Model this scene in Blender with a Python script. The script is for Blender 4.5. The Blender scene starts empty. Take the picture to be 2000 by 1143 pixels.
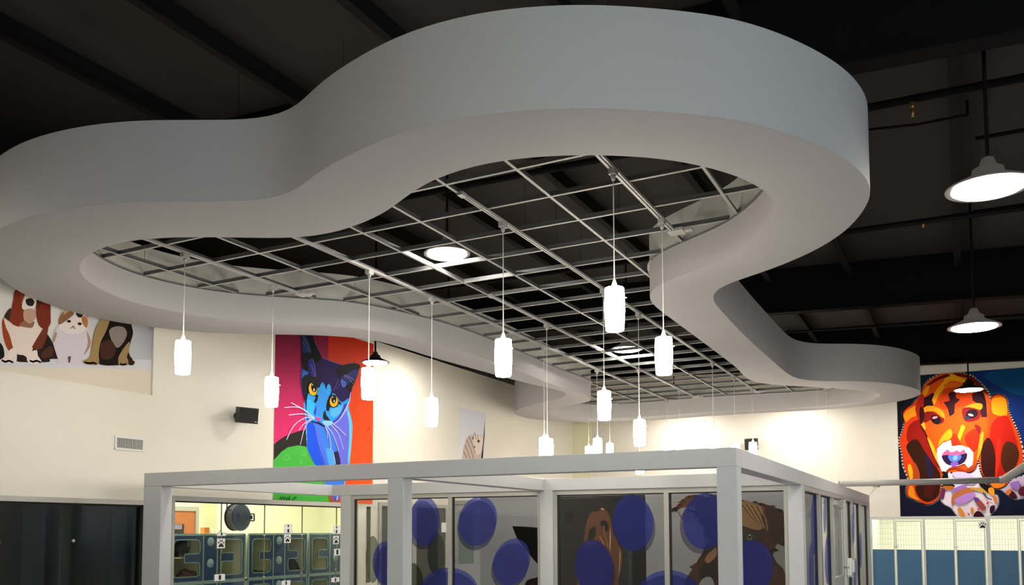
import bpy, bmesh, math, random
from mathutils import Vector, Matrix
from mathutils.geometry import tessellate_polygon

random.seed(7)
SC = bpy.context.scene
COL = SC.collection

# ---------------------------------------------------------------- camera
EYE = 1.75
FPX, CX, CY = 1733.22418, 943.959694, 924.241379        # focal length and principal point, 2000x1143 frame
RW = ((0.880255595, 0.474498990, -0.000892213163),       # right
      (-0.0309708495, 0.0555783228, -0.997973876),       # down
      (-0.473488009, 0.878499720, 0.0636187664))         # forward
cd = bpy.data.cameras.new('camera')
cam = bpy.data.objects.new('camera', cd)
COL.objects.link(cam)
R0, R1, R2 = RW
cam.matrix_world = Matrix(((R0[0], -R1[0], -R2[0], 0), (R0[1], -R1[1], -R2[1], 0), (R0[2], -R1[2], -R2[2], EYE), (0, 0, 0, 1)))
cd.sensor_width = 36
cd.sensor_fit = 'HORIZONTAL'
cd.lens = FPX / 2000 * 36
cd.shift_x = (1000 - CX) / 2000
cd.shift_y = (CY - 571.5) / 2000
cd.clip_start = 0.05
cd.clip_end = 200
SC.camera = cam

# ---------------------------------------------------------------- world, exposure, large lights
wd = bpy.data.worlds.new('world')
SC.world = wd
wd.use_nodes = True
wd.node_tree.nodes['Background'].inputs[0].default_value = (0.6, 0.75, 1, 1)
wd.node_tree.nodes['Background'].inputs[1].default_value = 0.0
SC.view_settings.view_transform = 'Standard'
SC.view_settings.look = 'None'
SC.view_settings.gamma = 1
SC.view_settings.use_curve_mapping = False
SC.view_settings.exposure = 0.0

def lamp_area(name, loc, aim, sx, sy, power, col, spread=180):
    ld = bpy.data.lights.new(name, 'AREA')
    ld.shape = 'RECTANGLE'; ld.size = sx; ld.size_y = sy
    ld.energy = power; ld.color = col; ld.spread = math.radians(spread)
    o = bpy.data.objects.new(name, ld); COL.objects.link(o)
    o.location = loc
    o.rotation_euler = (Vector(aim) - Vector(loc)).to_track_quat('-Z', 'Y').to_euler()
    return o

WARM = (1.0, 0.86, 0.66)
HB_E, PD_E = 128.0, 40.0                                  # emission of high-bay lenses and pendant shades
lamp_area('daylight_right', (7.2, 1.5, 2.6), (-2.0, 5.5, 3.9), 5.0, 2.6, 140, (0.52, 0.78, 1.0), 110)
lamp_area('daylight_front', (2.0, -5.7, 2.6), (-1.0, 6, 3.4), 5.0, 2.6, 115, (0.95, 0.97, 0.88), 80)
lamp_area('cat_room_light', (-10.3, 10.4, 3.2), (-10.3, 10.4, 0), 2.4, 8.0, 400, (1.0, 0.98, 0.80))
lamp_area('kennel_light', (0.6, 21.6, 2.55), (0.6, 21.6, 0), 5.2, 1.6, 120, (1.0, 1.0, 0.86))
#lamp_area('room_fill_front', (1.5, -2.5, 4.9), (0.5, 1.0, 0), 5.0, 5.0, 90, (1.0, 0.93, 0.84))

# ---------------------------------------------------------------- pixel helper
def ray(x, y):
    a, b = (x - CX) / FPX, (y - CY) / FPX
    d = Vector([R0[i] * a + R1[i] * b + R2[i] for i in range(3)])
    return d
def W(x, y, ax, c):
    """point of the plane (x, y or z = c, world metres) seen at photo pixel (x, y)"""
    d = ray(x, y)
    i = 'xyz'.index(ax)
    t = (c - (EYE if i == 2 else 0)) / d[i]
    return Vector((d[0] * t, d[1] * t, EYE + d[2] * t))

# ---------------------------------------------------------------- materials
def lin(v):
    v /= 255.0
    return v / 12.92 if v <= 0.04045 else ((v + 0.055) / 1.055) ** 2.4
def hexc(h):
    h = h.lstrip('#')
    return tuple(lin(int(h[i:i + 2], 16)) for i in (0, 2, 4))
MATS = {}
def mat(name, col, rough=0.6, metal=0.0, noise=0.0, nscale=8.0, bump=0.0, spec=0.5, emit=None, estr=0.0, alpha=None, coat=0.0):
    if name in MATS: return MATS[name]
    m = bpy.data.materials.new(name); m.use_nodes = True
    nt = m.node_tree; b = nt.nodes['Principled BSDF']
    if isinstance(col, str): col = hexc(col)
    b.inputs['Base Color'].default_value = (*col, 1)
    b.inputs['Roughness'].default_value = rough
    b.inputs['Metallic'].default_value = metal
    b.inputs['Specular IOR Level'].default_value = spec
    if coat: b.inputs['Coat Weight'].default_value = coat
    if noise or bump:
        tc = nt.nodes.new('ShaderNodeTexCoord')
        nz = nt.nodes.new('ShaderNodeTexNoise'); nz.inputs['Scale'].default_value = nscale; nz.inputs['Detail'].default_value = 5
        nt.links.new(tc.outputs['Object'], nz.inputs['Vector'])
        if noise:
            mx = nt.nodes.new('ShaderNodeMix'); mx.data_type = 'RGBA'
            mx.inputs[6].default_value = (*[c * (1 - noise) for c in col], 1)
            mx.inputs[7].default_value = (*[min(1, c * (1 + noise)) for c in col], 1)
            nt.links.new(nz.outputs['Fac'], mx.inputs[0]); nt.links.new(mx.outputs[2], b.inputs['Base Color'])
        if bump:
            bp = nt.nodes.new('ShaderNodeBump'); bp.inputs['Strength'].default_value = bump; bp.inputs['Distance'].default_value = 0.01
            nt.links.new(nz.outputs['Fac'], bp.inputs['Height']); nt.links.new(bp.outputs['Normal'], b.inputs['Normal'])
    if emit:
        b.inputs['Emission Color'].default_value = (*emit, 1); b.inputs['Emission Strength'].default_value = estr
    MATS[name] = m
    return m
def glassmat(name, tint, refl, rough=0.02):
    if name in MATS: return MATS[name]
    m = bpy.data.materials.new(name); m.use_nodes = True
    nt = m.node_tree; nt.nodes.clear()
    o = nt.nodes.new('ShaderNodeOutputMaterial'); mx = nt.nodes.new('ShaderNodeMixShader')
    t = nt.nodes.new('ShaderNodeBsdfTransparent'); t.inputs[0].default_value = (*tint, 1)
    g = nt.nodes.new('ShaderNodeBsdfGlossy'); g.inputs['Roughness'].default_value = rough
    mx.inputs[0].default_value = refl
    nt.links.new(t.outputs[0], mx.inputs[1]); nt.links.new(g.outputs[0], mx.inputs[2]); nt.links.new(mx.outputs[0], o.inputs[0])
    MATS[name] = m; return m
def filmmat(name, col, op, tint=None):
    if name in MATS: return MATS[name]
    m = bpy.data.materials.new(name); m.use_nodes = True
    nt = m.node_tree; nt.nodes.clear()
    o = nt.nodes.new('ShaderNodeOutputMaterial'); mx = nt.nodes.new('ShaderNodeMixShader')
    t = nt.nodes.new('ShaderNodeBsdfTransparent'); t.inputs[0].default_value = (*(tint or [min(1, c * 2.2 + .25) for c in col]), 1)
    d = nt.nodes.new('ShaderNodeBsdfPrincipled'); d.inputs['Base Color'].default_value = (*col, 1); d.inputs['Roughness'].default_value = .35
    mx.inputs[0].default_value = op
    nt.links.new(t.outputs[0], mx.inputs[1]); nt.links.new(d.outputs[0], mx.inputs[2]); nt.links.new(mx.outputs[0], o.inputs[0])
    MATS[name] = m; return m
INK_GAIN = 1.0
def artmat():
    m = bpy.data.materials.new('printed_artwork'); m.use_nodes = True
    nt = m.node_tree; b = nt.nodes['Principled BSDF']
    a = nt.nodes.new('ShaderNodeVertexColor'); a.layer_name = 'ink'
    nt.links.new(a.outputs[0], b.inputs['Base Color']); b.inputs['Roughness'].default_value = 0.6; b.inputs['Specular IOR Level'].default_value = 0.08
    return m
M_ART = artmat()
M_WALL = mat('cream_wall_paint', (0.73, 0.70, 0.61), 0.42, noise=0.03, nscale=3, bump=0.02)
M_WALLF = mat('warm_grey_wall_paint', (0.70, 0.66, 0.58), 0.5, noise=0.03, nscale=3)
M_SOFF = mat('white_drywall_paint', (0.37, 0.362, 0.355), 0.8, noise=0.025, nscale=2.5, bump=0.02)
M_SOFIN = mat('grey_primer', (0.42, 0.42, 0.38), 0.8, noise=0.2, nscale=2.2)
M_ROOF = mat('dark_roof_deck', (0.019, 0.016, 0.0135), 0.9, noise=0.25, nscale=1.2)
M_BEAM = mat('black_steel_paint', (0.0035, 0.0035, 0.0038), 0.8, noise=0.2, nscale=4, spec=.08)
M_PURL = mat('charcoal_steel', (0.006, 0.0055, 0.005), 0.8, noise=0.2, nscale=4, spec=.15)
M_TBAR = mat('white_tbar_steel', (0.31, 0.30, 0.28), 0.45, noise=0.04, nscale=30)
M_TBARW = mat('galvanised_tbar_web', (0.16, 0.165, 0.165), 0.45, metal=0.6, noise=0.1, nscale=30)
M_TRACK = mat('white_track_enamel', (0.38, 0.37, 0.35), 0.4)
M_SLOT = mat('track_slot_shadow', (0.03, 0.03, 0.03), 0.6)
M_CORD = mat('white_cord', (0.75, 0.73, 0.68), 0.6)
M_SHADE = mat('opal_glass_lit', (0.9, 0.88, 0.8), 0.4, emit=(1.0, 0.89, 0.74), estr=PD_E)
M_CAP = mat('opal_glass_cap', (0.85, 0.8, 0.7), 0.4, emit=(1.0, 0.8, 0.5), estr=1.2)
M_LENS = mat('high_bay_lens_lit', (0.9, 0.9, 0.9), 0.4, emit=(1.0, 0.93, 0.84), estr=HB_E)
M_HBBLK = mat('black_lamp_enamel', (0.02, 0.02, 0.02), 0.4)
M_HBGRY = mat('translucent_reflector', (0.06, 0.052, 0.05), 0.4, emit=(1.0, .90, .80), estr=0.05)
M_FRAME = mat('silver_grey_frame_paint', (0.50, 0.51, 0.515), 0.45, noise=0.03, nscale=12)
M_ALU = mat('anodised_aluminium', (0.44, 0.43, 0.40), 0.4, metal=0.35, noise=0.05, nscale=20)
M_GASK = mat('black_gasket', (0.008, 0.008, 0.008), 0.6)
M_GLASS = glassmat('clear_glass', (0.86, 0.88, 0.86), 0.06)
M_GLASSB = glassmat('booth_glass', (0.88, 0.89, 0.88), 0.05)
M_GLASSD = glassmat('smoked_glass', (0.50, 0.54, 0.53), 0.06, .15)
M_FILM = filmmat('blue_window_film', (0.08, 0.095, 0.36), 0.17, (.60, .64, .95))
M_DOTSHADE = filmmat('violet_dot_shade', (0.05, 0.045, 0.12), 0.11, (.70, .685, .80))  # tint for the shadow and reflection doubling each blue dot
M_FILM3 = filmmat('grey_window_film', (0.055, 0.065, 0.06), 0.2, (.60, .64, .60))
M_BLACK = mat('black_plastic', (0.010, 0.010, 0.010), 0.5)
M_WHITE = mat('white_plastic', (0.72, 0.72, 0.70), 0.4)
M_STEEL = mat('brushed_steel', (0.45, 0.45, 0.45), 0.3, metal=0.9)
M_BLUE = mat('navy_laminate', (0.022, 0.060, 0.135), 0.4, noise=0.06, nscale=6)
M_MINT = mat('mint_grey_edge', (0.28, 0.40, 0.37), 0.45)
M_DISC = mat('pale_blue_disc', (0.33, 0.45, 0.49), 0.35)
M_OLIVE = mat('olive_cage_liner', (0.78, 0.77, 0.52), 0.7, noise=0.08, nscale=3)
M_YWALL = mat('pale_yellow_wall', (0.80, 0.80, 0.60), 0.8, noise=0.02, nscale=3)
M_ODOOR = mat('orange_wood_door', (0.42, 0.13, 0.035), 0.5, noise=0.15, nscale=14)
M_FLOOR = mat('grey_sealed_concrete', (0.34, 0.34, 0.37), 0.4, noise=0.12, nscale=2.0)
M_KBLUE = mat('kennel_blue_panel', (0.035, 0.125, 0.24), 0.45, noise=0.08, nscale=5)
M_GALV = mat('galvanised_steel', (0.50, 0.51, 0.47), 0.4, metal=0.5, noise=0.06, nscale=15)
M_PAPER = mat('white_card', (0.80, 0.79, 0.78), 0.7)
M_INK = mat('black_print', (0.012, 0.010, 0.008), 0.7)
M_RED = mat('red_print', (0.45, 0.06, 0.05), 0.7)
M_REEL = mat('blue_reel_enamel', (0.006, 0.018, 0.075), 0.55)
M_HOSE = mat('dark_hose_rubber', (0.012, 0.006, 0.006), 0.7)
M_DUCT = mat('grey_pvc_pipe', (0.31, 0.31, 0.30), 0.45)
M_FUR = mat('black_fur', (0.012, 0.011, 0.010), 0.9, noise=0.3, nscale=60, bump=0.4)
M_GREYP = mat('grey_partition', (0.40, 0.41, 0.41), 0.7, noise=0.03, nscale=3)
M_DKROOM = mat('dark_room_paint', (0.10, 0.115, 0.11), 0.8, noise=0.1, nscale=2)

# ---------------------------------------------------------------- mesh builder
class MB:
    def __init__(s): s.bm = bmesh.new(); s.mi = 0
    def _fin(s, fs):
        for f in fs: f.material_index = s.mi
    def quad(s, a, b, c, d):
        s._fin([s.bm.faces.new([s.bm.verts.new(p) for p in (a, b, c, d)])])
    def hexa(s, p):
        v = [s.bm.verts.new(q) for q in p]
        s._fin([s.bm.faces.new([v[i] for i in f]) for f in ((0, 3, 2, 1), (4, 5, 6, 7), (0, 1, 5, 4), (1, 2, 6, 5), (2, 3, 7, 6), (3, 0, 4, 7))])
        return s
    def box(s, x0, x1, y0, y1, z0, z1):
        return s.hexa([(x0, y0, z0), (x1, y0, z0), (x1, y1, z0), (x0, y1, z0), (x0, y0, z1), (x1, y0, z1), (x1, y1, z1), (x0, y1, z1)])
    def bar(s, a, b, w, h, up=(0, 0, 1)):
        a, b = Vector(a), Vector(b); d = (b - a).normalized(); u = Vector(up)
        sx = d.cross(u).normalized() * w / 2; u = sx.cross(d).normalized() * h / 2
        return s.hexa([a - sx - u, a + sx - u, b + sx - u, b - sx - u, a - sx + u, a + sx + u, b + sx + u, b - sx + u])
    def tube(s, a, b, r, r2=None, n=12, caps=True):
        a, b = Vector(a), Vector(b); r2 = r if r2 is None else r2
        d = (b - a).normalized(); u = d.orthogonal().normalized(); w = d.cross(u)
        A = [s.bm.verts.new(a + (u * math.cos(t) + w * math.sin(t)) * r) for t in [2 * math.pi * i / n for i in range(n)]]
        B = [s.bm.verts.new(b + (u * math.cos(t) + w * math.sin(t)) * r2) for t in [2 * math.pi * i / n for i in range(n)]]
        fs = [s.bm.faces.new((A[i], A[(i + 1) % n], B[(i + 1) % n], B[i])) for i in range(n)]
        for f in fs: f.smooth = True
        if caps: fs += [s.bm.faces.new(A[::-1]), s.bm.faces.new(B)]
        s._fin(fs); return s
    def path(s, pts, r, n=8):
        for a, b in zip(pts[:-1], pts[1:]): s.tube(a, b, r, n=n)
        return s
    def lathe(s, prof, c=(0, 0, 0), n=32, axis='z', closed=False):
        rings = []
        for r, z in prof:
            ring = []
            for i in range(n):
                t = 2 * math.pi * i / n
                p = (r * math.cos(t), r * math.sin(t), z) if axis == 'z' else ((z, r * math.cos(t), r * math.sin(t)) if axis == 'x' else (r * math.cos(t), z, r * math.sin(t)))
                ring.append(s.bm.verts.new((p[0] + c[0], p[1] + c[1], p[2] + c[2])))
            rings.append(ring)
        fs = []
        for A, B in zip(rings[:-1], rings[1:]):
            for i in range(n):
                f = s.bm.faces.new((A[i], A[(i + 1) % n], B[(i + 1) % n], B[i])); f.smooth = True; fs.append(f)
        if prof[0][0] > 1e-5: fs.append(s.bm.faces.new(rings[0][::-1]))
        if prof[-1][0] > 1e-5: fs.append(s.bm.faces.new(rings[-1]))
        s._fin(fs); return s
    def prism(s, pts, off):
        """solid from a 3D outline pushed along the vector off"""
        off = Vector(off); P = [Vector(p) for p in pts]
        A = [s.bm.verts.new(p) for p in P]; B = [s.bm.verts.new(p + off) for p in P]; n = len(P)
        fs = [s.bm.faces.new((A[i], A[(i + 1) % n], B[(i + 1) % n], B[i])) for i in range(n)]
        for t in tessellate_polygon([P]):
            fs.append(s.bm.faces.new([A[i] for i in t])); fs.append(s.bm.faces.new([B[i] for i in t][::-1]))
        s._fin(fs); return s
    def build(s, name, mats, parent=None, recalc=True, origin=None):
        if recalc: bmesh.ops.recalc_face_normals(s.bm, faces=s.bm.faces)
        me = bpy.data.meshes.new(name)
        off = Vector((0, 0, 0))
        if parent is not None:
            q = parent
            while q is not None: off += q.location; q = q.parent
        elif origin is not None: off = Vector(origin)
        if off.length: bmesh.ops.translate(s.bm, verts=s.bm.verts, vec=-off)
        s.bm.to_mesh(me); s.bm.free()
        o = bpy.data.objects.new(name, me); COL.objects.link(o)
        for m in (mats if isinstance(mats, (list, tuple)) else [mats]): me.materials.append(m)
        if parent is not None: o.parent = parent
        elif origin is not None: o.location = off
        return o

def thing(name, label, cat, loc=(0, 0, 0), group=None):
    o = bpy.data.objects.new(name, None); COL.objects.link(o)
    o.location = loc; o.empty_display_size = 0.1
    o['label'] = label; o['category'] = cat
    if group: o['group'] = group
    return o
def tag(o, label, cat, group=None):
    o['label'] = label; o['category'] = cat
    if group: o['group'] = group
    return o
def struct(o): o['kind'] = 'structure'; return o
def copy_thing(src, loc, label):
    r = src.copy(); COL.objects.link(r); r.location = loc; r['label'] = label
    for ch in list(src.children):
        c = ch.copy(); COL.objects.link(c); c.parent = r
        for g in list(ch.children):
            d = g.copy(); COL.objects.link(d); d.parent = c
    return r

def catmull(pts, sub=6, closed=True):
    n = len(pts); out = []
    rng = range(n) if closed else range(n - 1)
    for i in rng:
        g = (lambda k: pts[k % n]) if closed else (lambda k: pts[max(0, min(n - 1, k))])
        p0, p1, p2, p3 = g(i - 1), g(i), g(i + 1), g(i + 2)
        for j in range(sub):
            t = j / sub
            out.append(tuple(0.5 * (2 * b + (c - a) * t + (2 * a - 5 * b + 4 * c - d) * t * t + (-a + 3 * b - 3 * c + d) * t ** 3) for a, b, c, d in zip(p0, p1, p2, p3)))
    if not closed: out.append(tuple(pts[-1]))
    return out
def resample(pts, n):
    L = [0]; m = len(pts)
    for i in range(m): L.append(L[-1] + math.dist(pts[i], pts[(i + 1) % m]))
    out = []; k = 0
    for j in range(n):
        s = L[-1] * j / n
        while L[k + 1] < s: k += 1
        t = (s - L[k]) / max(1e-9, L[k + 1] - L[k]); a, b = pts[k], pts[(k + 1) % m]
        out.append(tuple(a[i] + (b[i] - a[i]) * t for i in range(len(a))))
    return out
def smooth(pts, it):
    n = len(pts)
    for _ in range(it):
        pts = [tuple(0.25 * pts[i - 1][k] + 0.5 * pts[i][k] + 0.25 * pts[(i + 1) % n][k] for k in range(2)) for i in range(n)]
    return pts

XW, YF, XR, YB = -8.45, 20.4, 7.5, -6.0       # left wall, far wall, right wall, wall behind the camera
def roof_z(x): return EYE + 4.12 - 0.042 * x
def beam_z(x): return EYE + 3.40 - 0.042 * x
ZG = EYE + 2.65                                # ceiling grid
ZS, ZT = EYE + 2.345, EYE + 2.945              # underside and top edge of the bone-shaped soffit

# ================================================================ THE ROOM
m = MB(); m.box(XW - 4.5, XR, YB, YF + 3.2, -0.1, 0); struct(m.build('floor', M_FLOOR))
m = MB()
m.hexa([(XW - 4.5, YB - .2, roof_z(XW - 4.5)), (XR + .2, YB - .2, roof_z(XR)), (XR + .2, YF + 3.3, roof_z(XR)), (XW - 4.5, YF + 3.3, roof_z(XW - 4.5)),
        (XW - 4.5, YB - .2, roof_z(XW - 4.5) + .15), (XR + .2, YB - .2, roof_z(XR) + .15), (XR + .2, YF + 3.3, roof_z(XR) + .15), (XW - 4.5, YF + 3.3, roof_z(XW - 4.5) + .15)])
struct(m.build('ceiling', M_ROOF))

Z_HEAD = EYE + 0.415                            # top of the cat room storefront
Z_HEADD = EYE + 0.345
Z_WTOP = EYE + 3.115
Y_REC = 7.37                                    # end of the recessed upper wall with the dog poster
Z_REC = EYE + 1.60
Y_D1, Y_C0, Y_C1 = 7.33, 7.68, 11.45
m = MB()
m.box(XW - .25, XW, Y_REC, YF, Z_HEAD, Z_WTOP)                    # upper wall, right of the recess
m.box(XW - .25, XW, YB, Y_REC, Z_HEADD, Z_REC)                    # band under the recess
m.box(XW - .25, XW - .035, YB, Y_REC, Z_REC, Z_WTOP)               # back of the recess
m.box(XW - .25, XW, Y_D1, Y_C0, 0, Z_HEADD)
m.box(XW - .25, XW, Y_REC, Y_C0, Z_HEADD, Z_HEAD)
m.box(XW - .25, XW, Y_C1, YF, 0, Z_HEAD)
m.box(XW - .25, XW, YB, 0.5, 0, Z_HEADD)
struct(m.build('wall_left', M_WALL))
# far wall: opening for the kennels
XK0, XK1, ZK = -1.72, 4.2, EYE + 0.235
m = MB()
m.box(XW - 4.5, XR, YF, YF + .2, ZK, EYE + 4.7)
m.box(XW - 4.5, XK0, YF, YF + .2, 0, ZK)
m.box(XK1, XR, YF, YF + .2, 0, ZK)
struct(m.build('wall_back', M_WALLF))
m = MB(); m.box(XW, -7.96, YF - .05, YF, 0, EYE + 2.64); struct(m.build('trim_1', mat('pale_yellow_pier', (0.74, 0.72, 0.50), .8)))
m = MB(); m.box(XR, XR + .2, YB, YF, 0, 7.2); struct(m.build('wall_right', M_WALLF))
m = MB(); m.box(XW - .2, XR, YB - .2, YB, 0, 7.2); struct(m.build('wall_front', M_WALLF))

# steel frames and purlins
BEAMS = [(-0.8, 'wide black roof beam nearest the camera, above the near end of the soffit'),
         (6.95, 'wide black roof beam crossing above the front lobes of the bone-shaped soffit'),
         (14.85, 'wide black roof beam seen between the two right-hand high-bay lamps'),
         (20.05, 'black roof beam lying along the top of the far wall, above the red hound painting')]
def beam(y, label, dz=0.0):
    t = thing('roof_beam', label, 'beam', (0, y, beam_z(0)), 'black steel roof beams')
    x0, x1 = XW - 1.0, XR
    def seg(a0, a1, w, nm):
        m = MB(); m.hexa([(x0, y - w, a0(x0)), (x1, y - w, a0(x1)), (x1, y + w, a0(x1)), (x0, y + w, a0(x0)),
                          (x0, y - w, a1(x0)), (x1, y - w, a1(x1)), (x1, y + w, a1(x1)), (x0, y + w, a1(x0))])
        m.build(nm, M_BEAM, t)
    seg(lambda x: beam_z(x) + .02 + dz, lambda x: roof_z(x) - .015, .012, 'web')
    seg(lambda x: beam_z(x) + dz, lambda x: beam_z(x) + .02 + dz, .10, 'bottom_flange')
    seg(lambda x: roof_z(x) - .03, lambda x: roof_z(x) - .01, .10, 'top_flange')
for i, (y, lab) in enumerate(BEAMS): beam(y, lab, -0.07 if i == 3 else 0.0)
PURL = [(0.02, 'charcoal roof purlin straight above the row of right-hand high-bay lamps'),
        (-1.45, 'charcoal roof purlin just left of the right-hand high-bay lamps'),
        (-2.65, 'charcoal roof purlin above the straight right side of the soffit'),
        (-4.1, 'charcoal roof purlin above the middle of the soffit opening'),
        (-5.6, 'charcoal roof purlin above the left track lights'),
        (-7.1, 'charcoal roof purlin nearest the left wall'),
        (1.5, 'charcoal roof purlin at the upper right edge of the view')]
for x, lab in PURL:
    m = MB(); z = roof_z(x)
    for y0, y1 in ((YB, -0.95), (-0.65, 6.8), (7.1, 14.7), (15.0, 19.9)):
        m.box(x - .012, x + .012, y0, y1, z - .22, z - .01)
        m.box(x - .012, x + .075, y0, y1, z - .235, z - .215)
    tag(m.build('roof_purlin', M_PURL, origin=(x, 7, z - .2)), lab, 'purlin', 'steel purlins under the roof')
# pipes and cables under the roof (along X)
def pipe(name, pts, r, material, label, cat, group=None, n=10):
    m = MB(); m.path([Vector(p) for p in pts], r, n); return tag(m.build(name, material, origin=pts[0]), label, cat, group)
def xpipe(pxl, pxr, z, r, name, lab, cat, ext=1.5, group=None):
    a = W(*pxl, 'z', z); y = a.y
    a = W(*pxl, 'y', y); b = W(*pxr, 'y', y)
    a = Vector((XW + .3, y, a.z + (b.z - a.z) / (b.x - a.x) * (XW + .3 - a.x))) if ext > .3 else a; b = Vector((XR - .1 if ext > .3 else b.x + 2.0, y, b.z))
    pipe(name, [a, b], r, M_BEAM, lab, cat, group)
    return y
yA = xpipe((1700, 231), (2000, 178), EYE + 3.55, .035, 'sprinkler_pipe', 'black sprinkler pipe crossing high above the nearest right-hand lamp', 'pipe', 0.9, 'sprinkler pipes')
yB = xpipe((1690, 459), (2000, 420), EYE + 3.55, .035, 'sprinkler_pipe', 'black sprinkler pipe crossing just behind the nearest right-hand lamp', 'pipe', 0.9, 'sprinkler pipes')
qa = W(1700, 253, 'z', EYE + 3.8); qb = W(1890, 224, 'y', qa.y)
pipe('cable', [(qa.x - .6, qa.y, roof_z(qa.x) - .02), (qa.x - .55, qa.y, qa.z + .1), qa, qa + (qb - qa) * .5 - Vector((0, 0, .02)), qb, (qb.x, qb.y, roof_z(qb.x) - .22)], .012, M_BEAM, 'thin black cable sagging under the upper right roof', 'cable')
yC = xpipe((1550, 660), (2000, 636), EYE + 3.5, .022, 'sprinkler_pipe', 'thin grey pipe running along the far wall top beside the middle right lamp', 'pipe', 0.5, 'sprinkler pipes')
xpipe((1905, 271), (2000, 258), EYE + 3.75, .02, 'conduit', 'short black conduit above the nearest right-hand lamp', 'conduit', .1)
xpipe((1902, 414), (2000, 402), EYE + 3.8, .02, 'conduit', 'short black conduit just right of the nearest right-hand lamp', 'conduit', .1)
for (x, y, yy, lab) in ((1782, 205, yA, 'small brass sprinkler head on the upper right black pipe'), (1803, 428, yB, 'small brass sprinkler head on the pipe behind the nearest lamp')):
    p = W(x, y, 'y', yy); m = MB(); m.tube(p - Vector((0, 0, .10)), p - Vector((0, 0, .03)), .012); m.lathe([(.0, -.03), (.018, -.02), (.006, 0), (.026, .02), (.0, .03)], p, 10)
    tag(m.build('brass_sprinkler', mat('brass', (.45, .25, .06), .3, .8), origin=p), lab, 'sprinkler', 'sprinkler heads')

# ================================================================ BONE-SHAPED SOFFIT
OUT = [(-6.53, 4.18), (-5.95, 4.12), (-5.41, 4.2), (-5.02, 4.35), (-4.69, 4.53), (-4.44, 4.66), (-4.16, 4.72), (-3.9, 4.63), (-3.67, 4.5), (-3.33, 4.38), (-2.94, 4.28), (-2.61, 4.26), (-2.29, 4.3), (-2.02, 4.39),
       (-1.76, 4.51), (-1.52, 4.67), (-1.28, 4.85), (-1.09, 5.02), (-.88, 5.3), (-.7, 5.63), (-.56, 5.98), (-.49, 6.34), (-.48, 6.57), (-.52, 6.8), (-.6, 7.06), (-.74, 7.39), (-.98, 7.74), (-1.22, 7.98), (-1.48, 8.19),
       (-1.75, 8.36), (-1.95, 8.5), (-2.09, 8.68), (-2.17, 8.95), (-2.2, 9.25), (-2.24, 10.3), (-2.26, 11.34), (-2.26, 12.7), (-2.25, 13.9), (-2.17, 14.45), (-1.93, 14.8), (-1.36, 15.13), (-.94, 15.59), (-.67, 16.2), (-.55, 16.83),
       (-.65, 17.38), (-.95, 17.86), (-1.5, 18.22), (-2.41, 18.4), (-3.37, 18.34), (-4.39, 18.31), (-5.52, 18.42), (-6.64, 18.36), (-7.4, 17.95), (-7.85, 17.35), (-8.02, 16.7), (-7.92, 16.05), (-7.6, 15.5), (-7.03, 15.02), (-6.3, 14.55),
       (-5.97, 14.15), (-5.93, 13.7), (-6.1, 12.6), (-6.22, 11.16), (-6.29, 10.19), (-6.31, 9.2), (-6.45, 8.72), (-6.85, 8.32), (-7.28, 8.05), (-7.87, 7.62), (-8.18, 7.14), (-8.34, 6.77), (-8.38, 6.28), (-8.2, 5.57), (-7.8, 5.0), (-7.25, 4.45)]
INN = [(-6.41, 4.92), (-6.05, 4.86), (-5.66, 4.91), (-5.17, 5.15), (-4.73, 5.42), (-4.4, 5.5), (-4.14, 5.47), (-3.8, 5.37), (-3.57, 5.25), (-3.3, 5.08), (-3.05, 4.96), (-2.65, 4.89), (-2.25, 4.97), (-1.96, 5.11), (-1.7, 5.28), (-1.48, 5.5), (-1.24, 5.88), (-1.12, 6.3), (-1.13, 6.64), (-1.33, 7.11), (-1.71, 7.62),
       (-2.18, 7.95), (-2.56, 8.25), (-2.73, 8.62), (-2.78, 9.05), (-2.79, 10.3), (-2.80, 11.6), (-2.82, 12.98), (-2.88, 14.1), (-2.68, 14.75), (-2.02, 15.45), (-1.4, 16.2), (-1.18, 16.75), (-1.41, 17.45), (-2.36, 17.82), (-3.3, 17.75), (-4.24, 17.66), (-5.3, 17.72), (-6.1, 17.8), (-6.9, 17.5),
       (-7.28, 16.75), (-7.15, 15.97), (-6.5, 15.5), (-5.93, 15.12), (-5.76, 14.6), (-5.78, 13.4), (-5.74, 12.2), (-5.71, 10.87), (-5.76, 9.77), (-5.93, 8.95), (-6.18, 8.27), (-6.62, 7.82), (-6.98, 7.48), (-7.25, 7.12), (-7.43, 6.62), (-7.45, 6.11), (-7.24, 5.54), (-6.86, 5.13)]
outc = smooth(resample(catmull(OUT, 8), 420), 5)
innc = smooth(resample(catmull(INN, 8), 380), 5)
sof = thing('bone_shaped_soffit', 'huge white dog-bone-shaped drywall ring soffit hanging below the dark roof', 'soffit', (-4.3, 11, ZS))
def wall_strip(c, z0, z1, th, nm, mats):
    """curved upright sheet with thickness th to the inside of outline c (negative: outside)"""
    n = len(c); m = MB(); rows = []
    for i in range(n):
        a, b = c[i - 1], c[(i + 1) % n]
        t = Vector((b[0] - a[0], b[1] - a[1])).normalized(); nn = Vector((-t.y, t.x)) * th
        p, q = c[i], (c[i][0] + nn.x, c[i][1] + nn.y)
        rows.append([m.bm.verts.new((*p, z0)), m.bm.verts.new((*p, z1)), m.bm.verts.new((*q, z1)), m.bm.verts.new((*q, z0))])
    for i in range(n):
        A, B = rows[i], rows[(i + 1) % n]
        for k in range(4):
            f = m.bm.faces.new((A[k], B[k], B[(k + 1) % 4], A[(k + 1) % 4])); f.material_index = 1 if k == 2 else 0
            f.smooth = k in (0, 2)
    ob = m.build(nm, mats, sof)
    return ob
def area2(c): return sum(c[i][0] * c[(i + 1) % len(c)][1] - c[(i + 1) % len(c)][0] * c[i][1] for i in range(len(c)))
so = 1 if area2(outc) > 0 else -1
si = 1 if area2(innc) > 0 else -1
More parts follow.
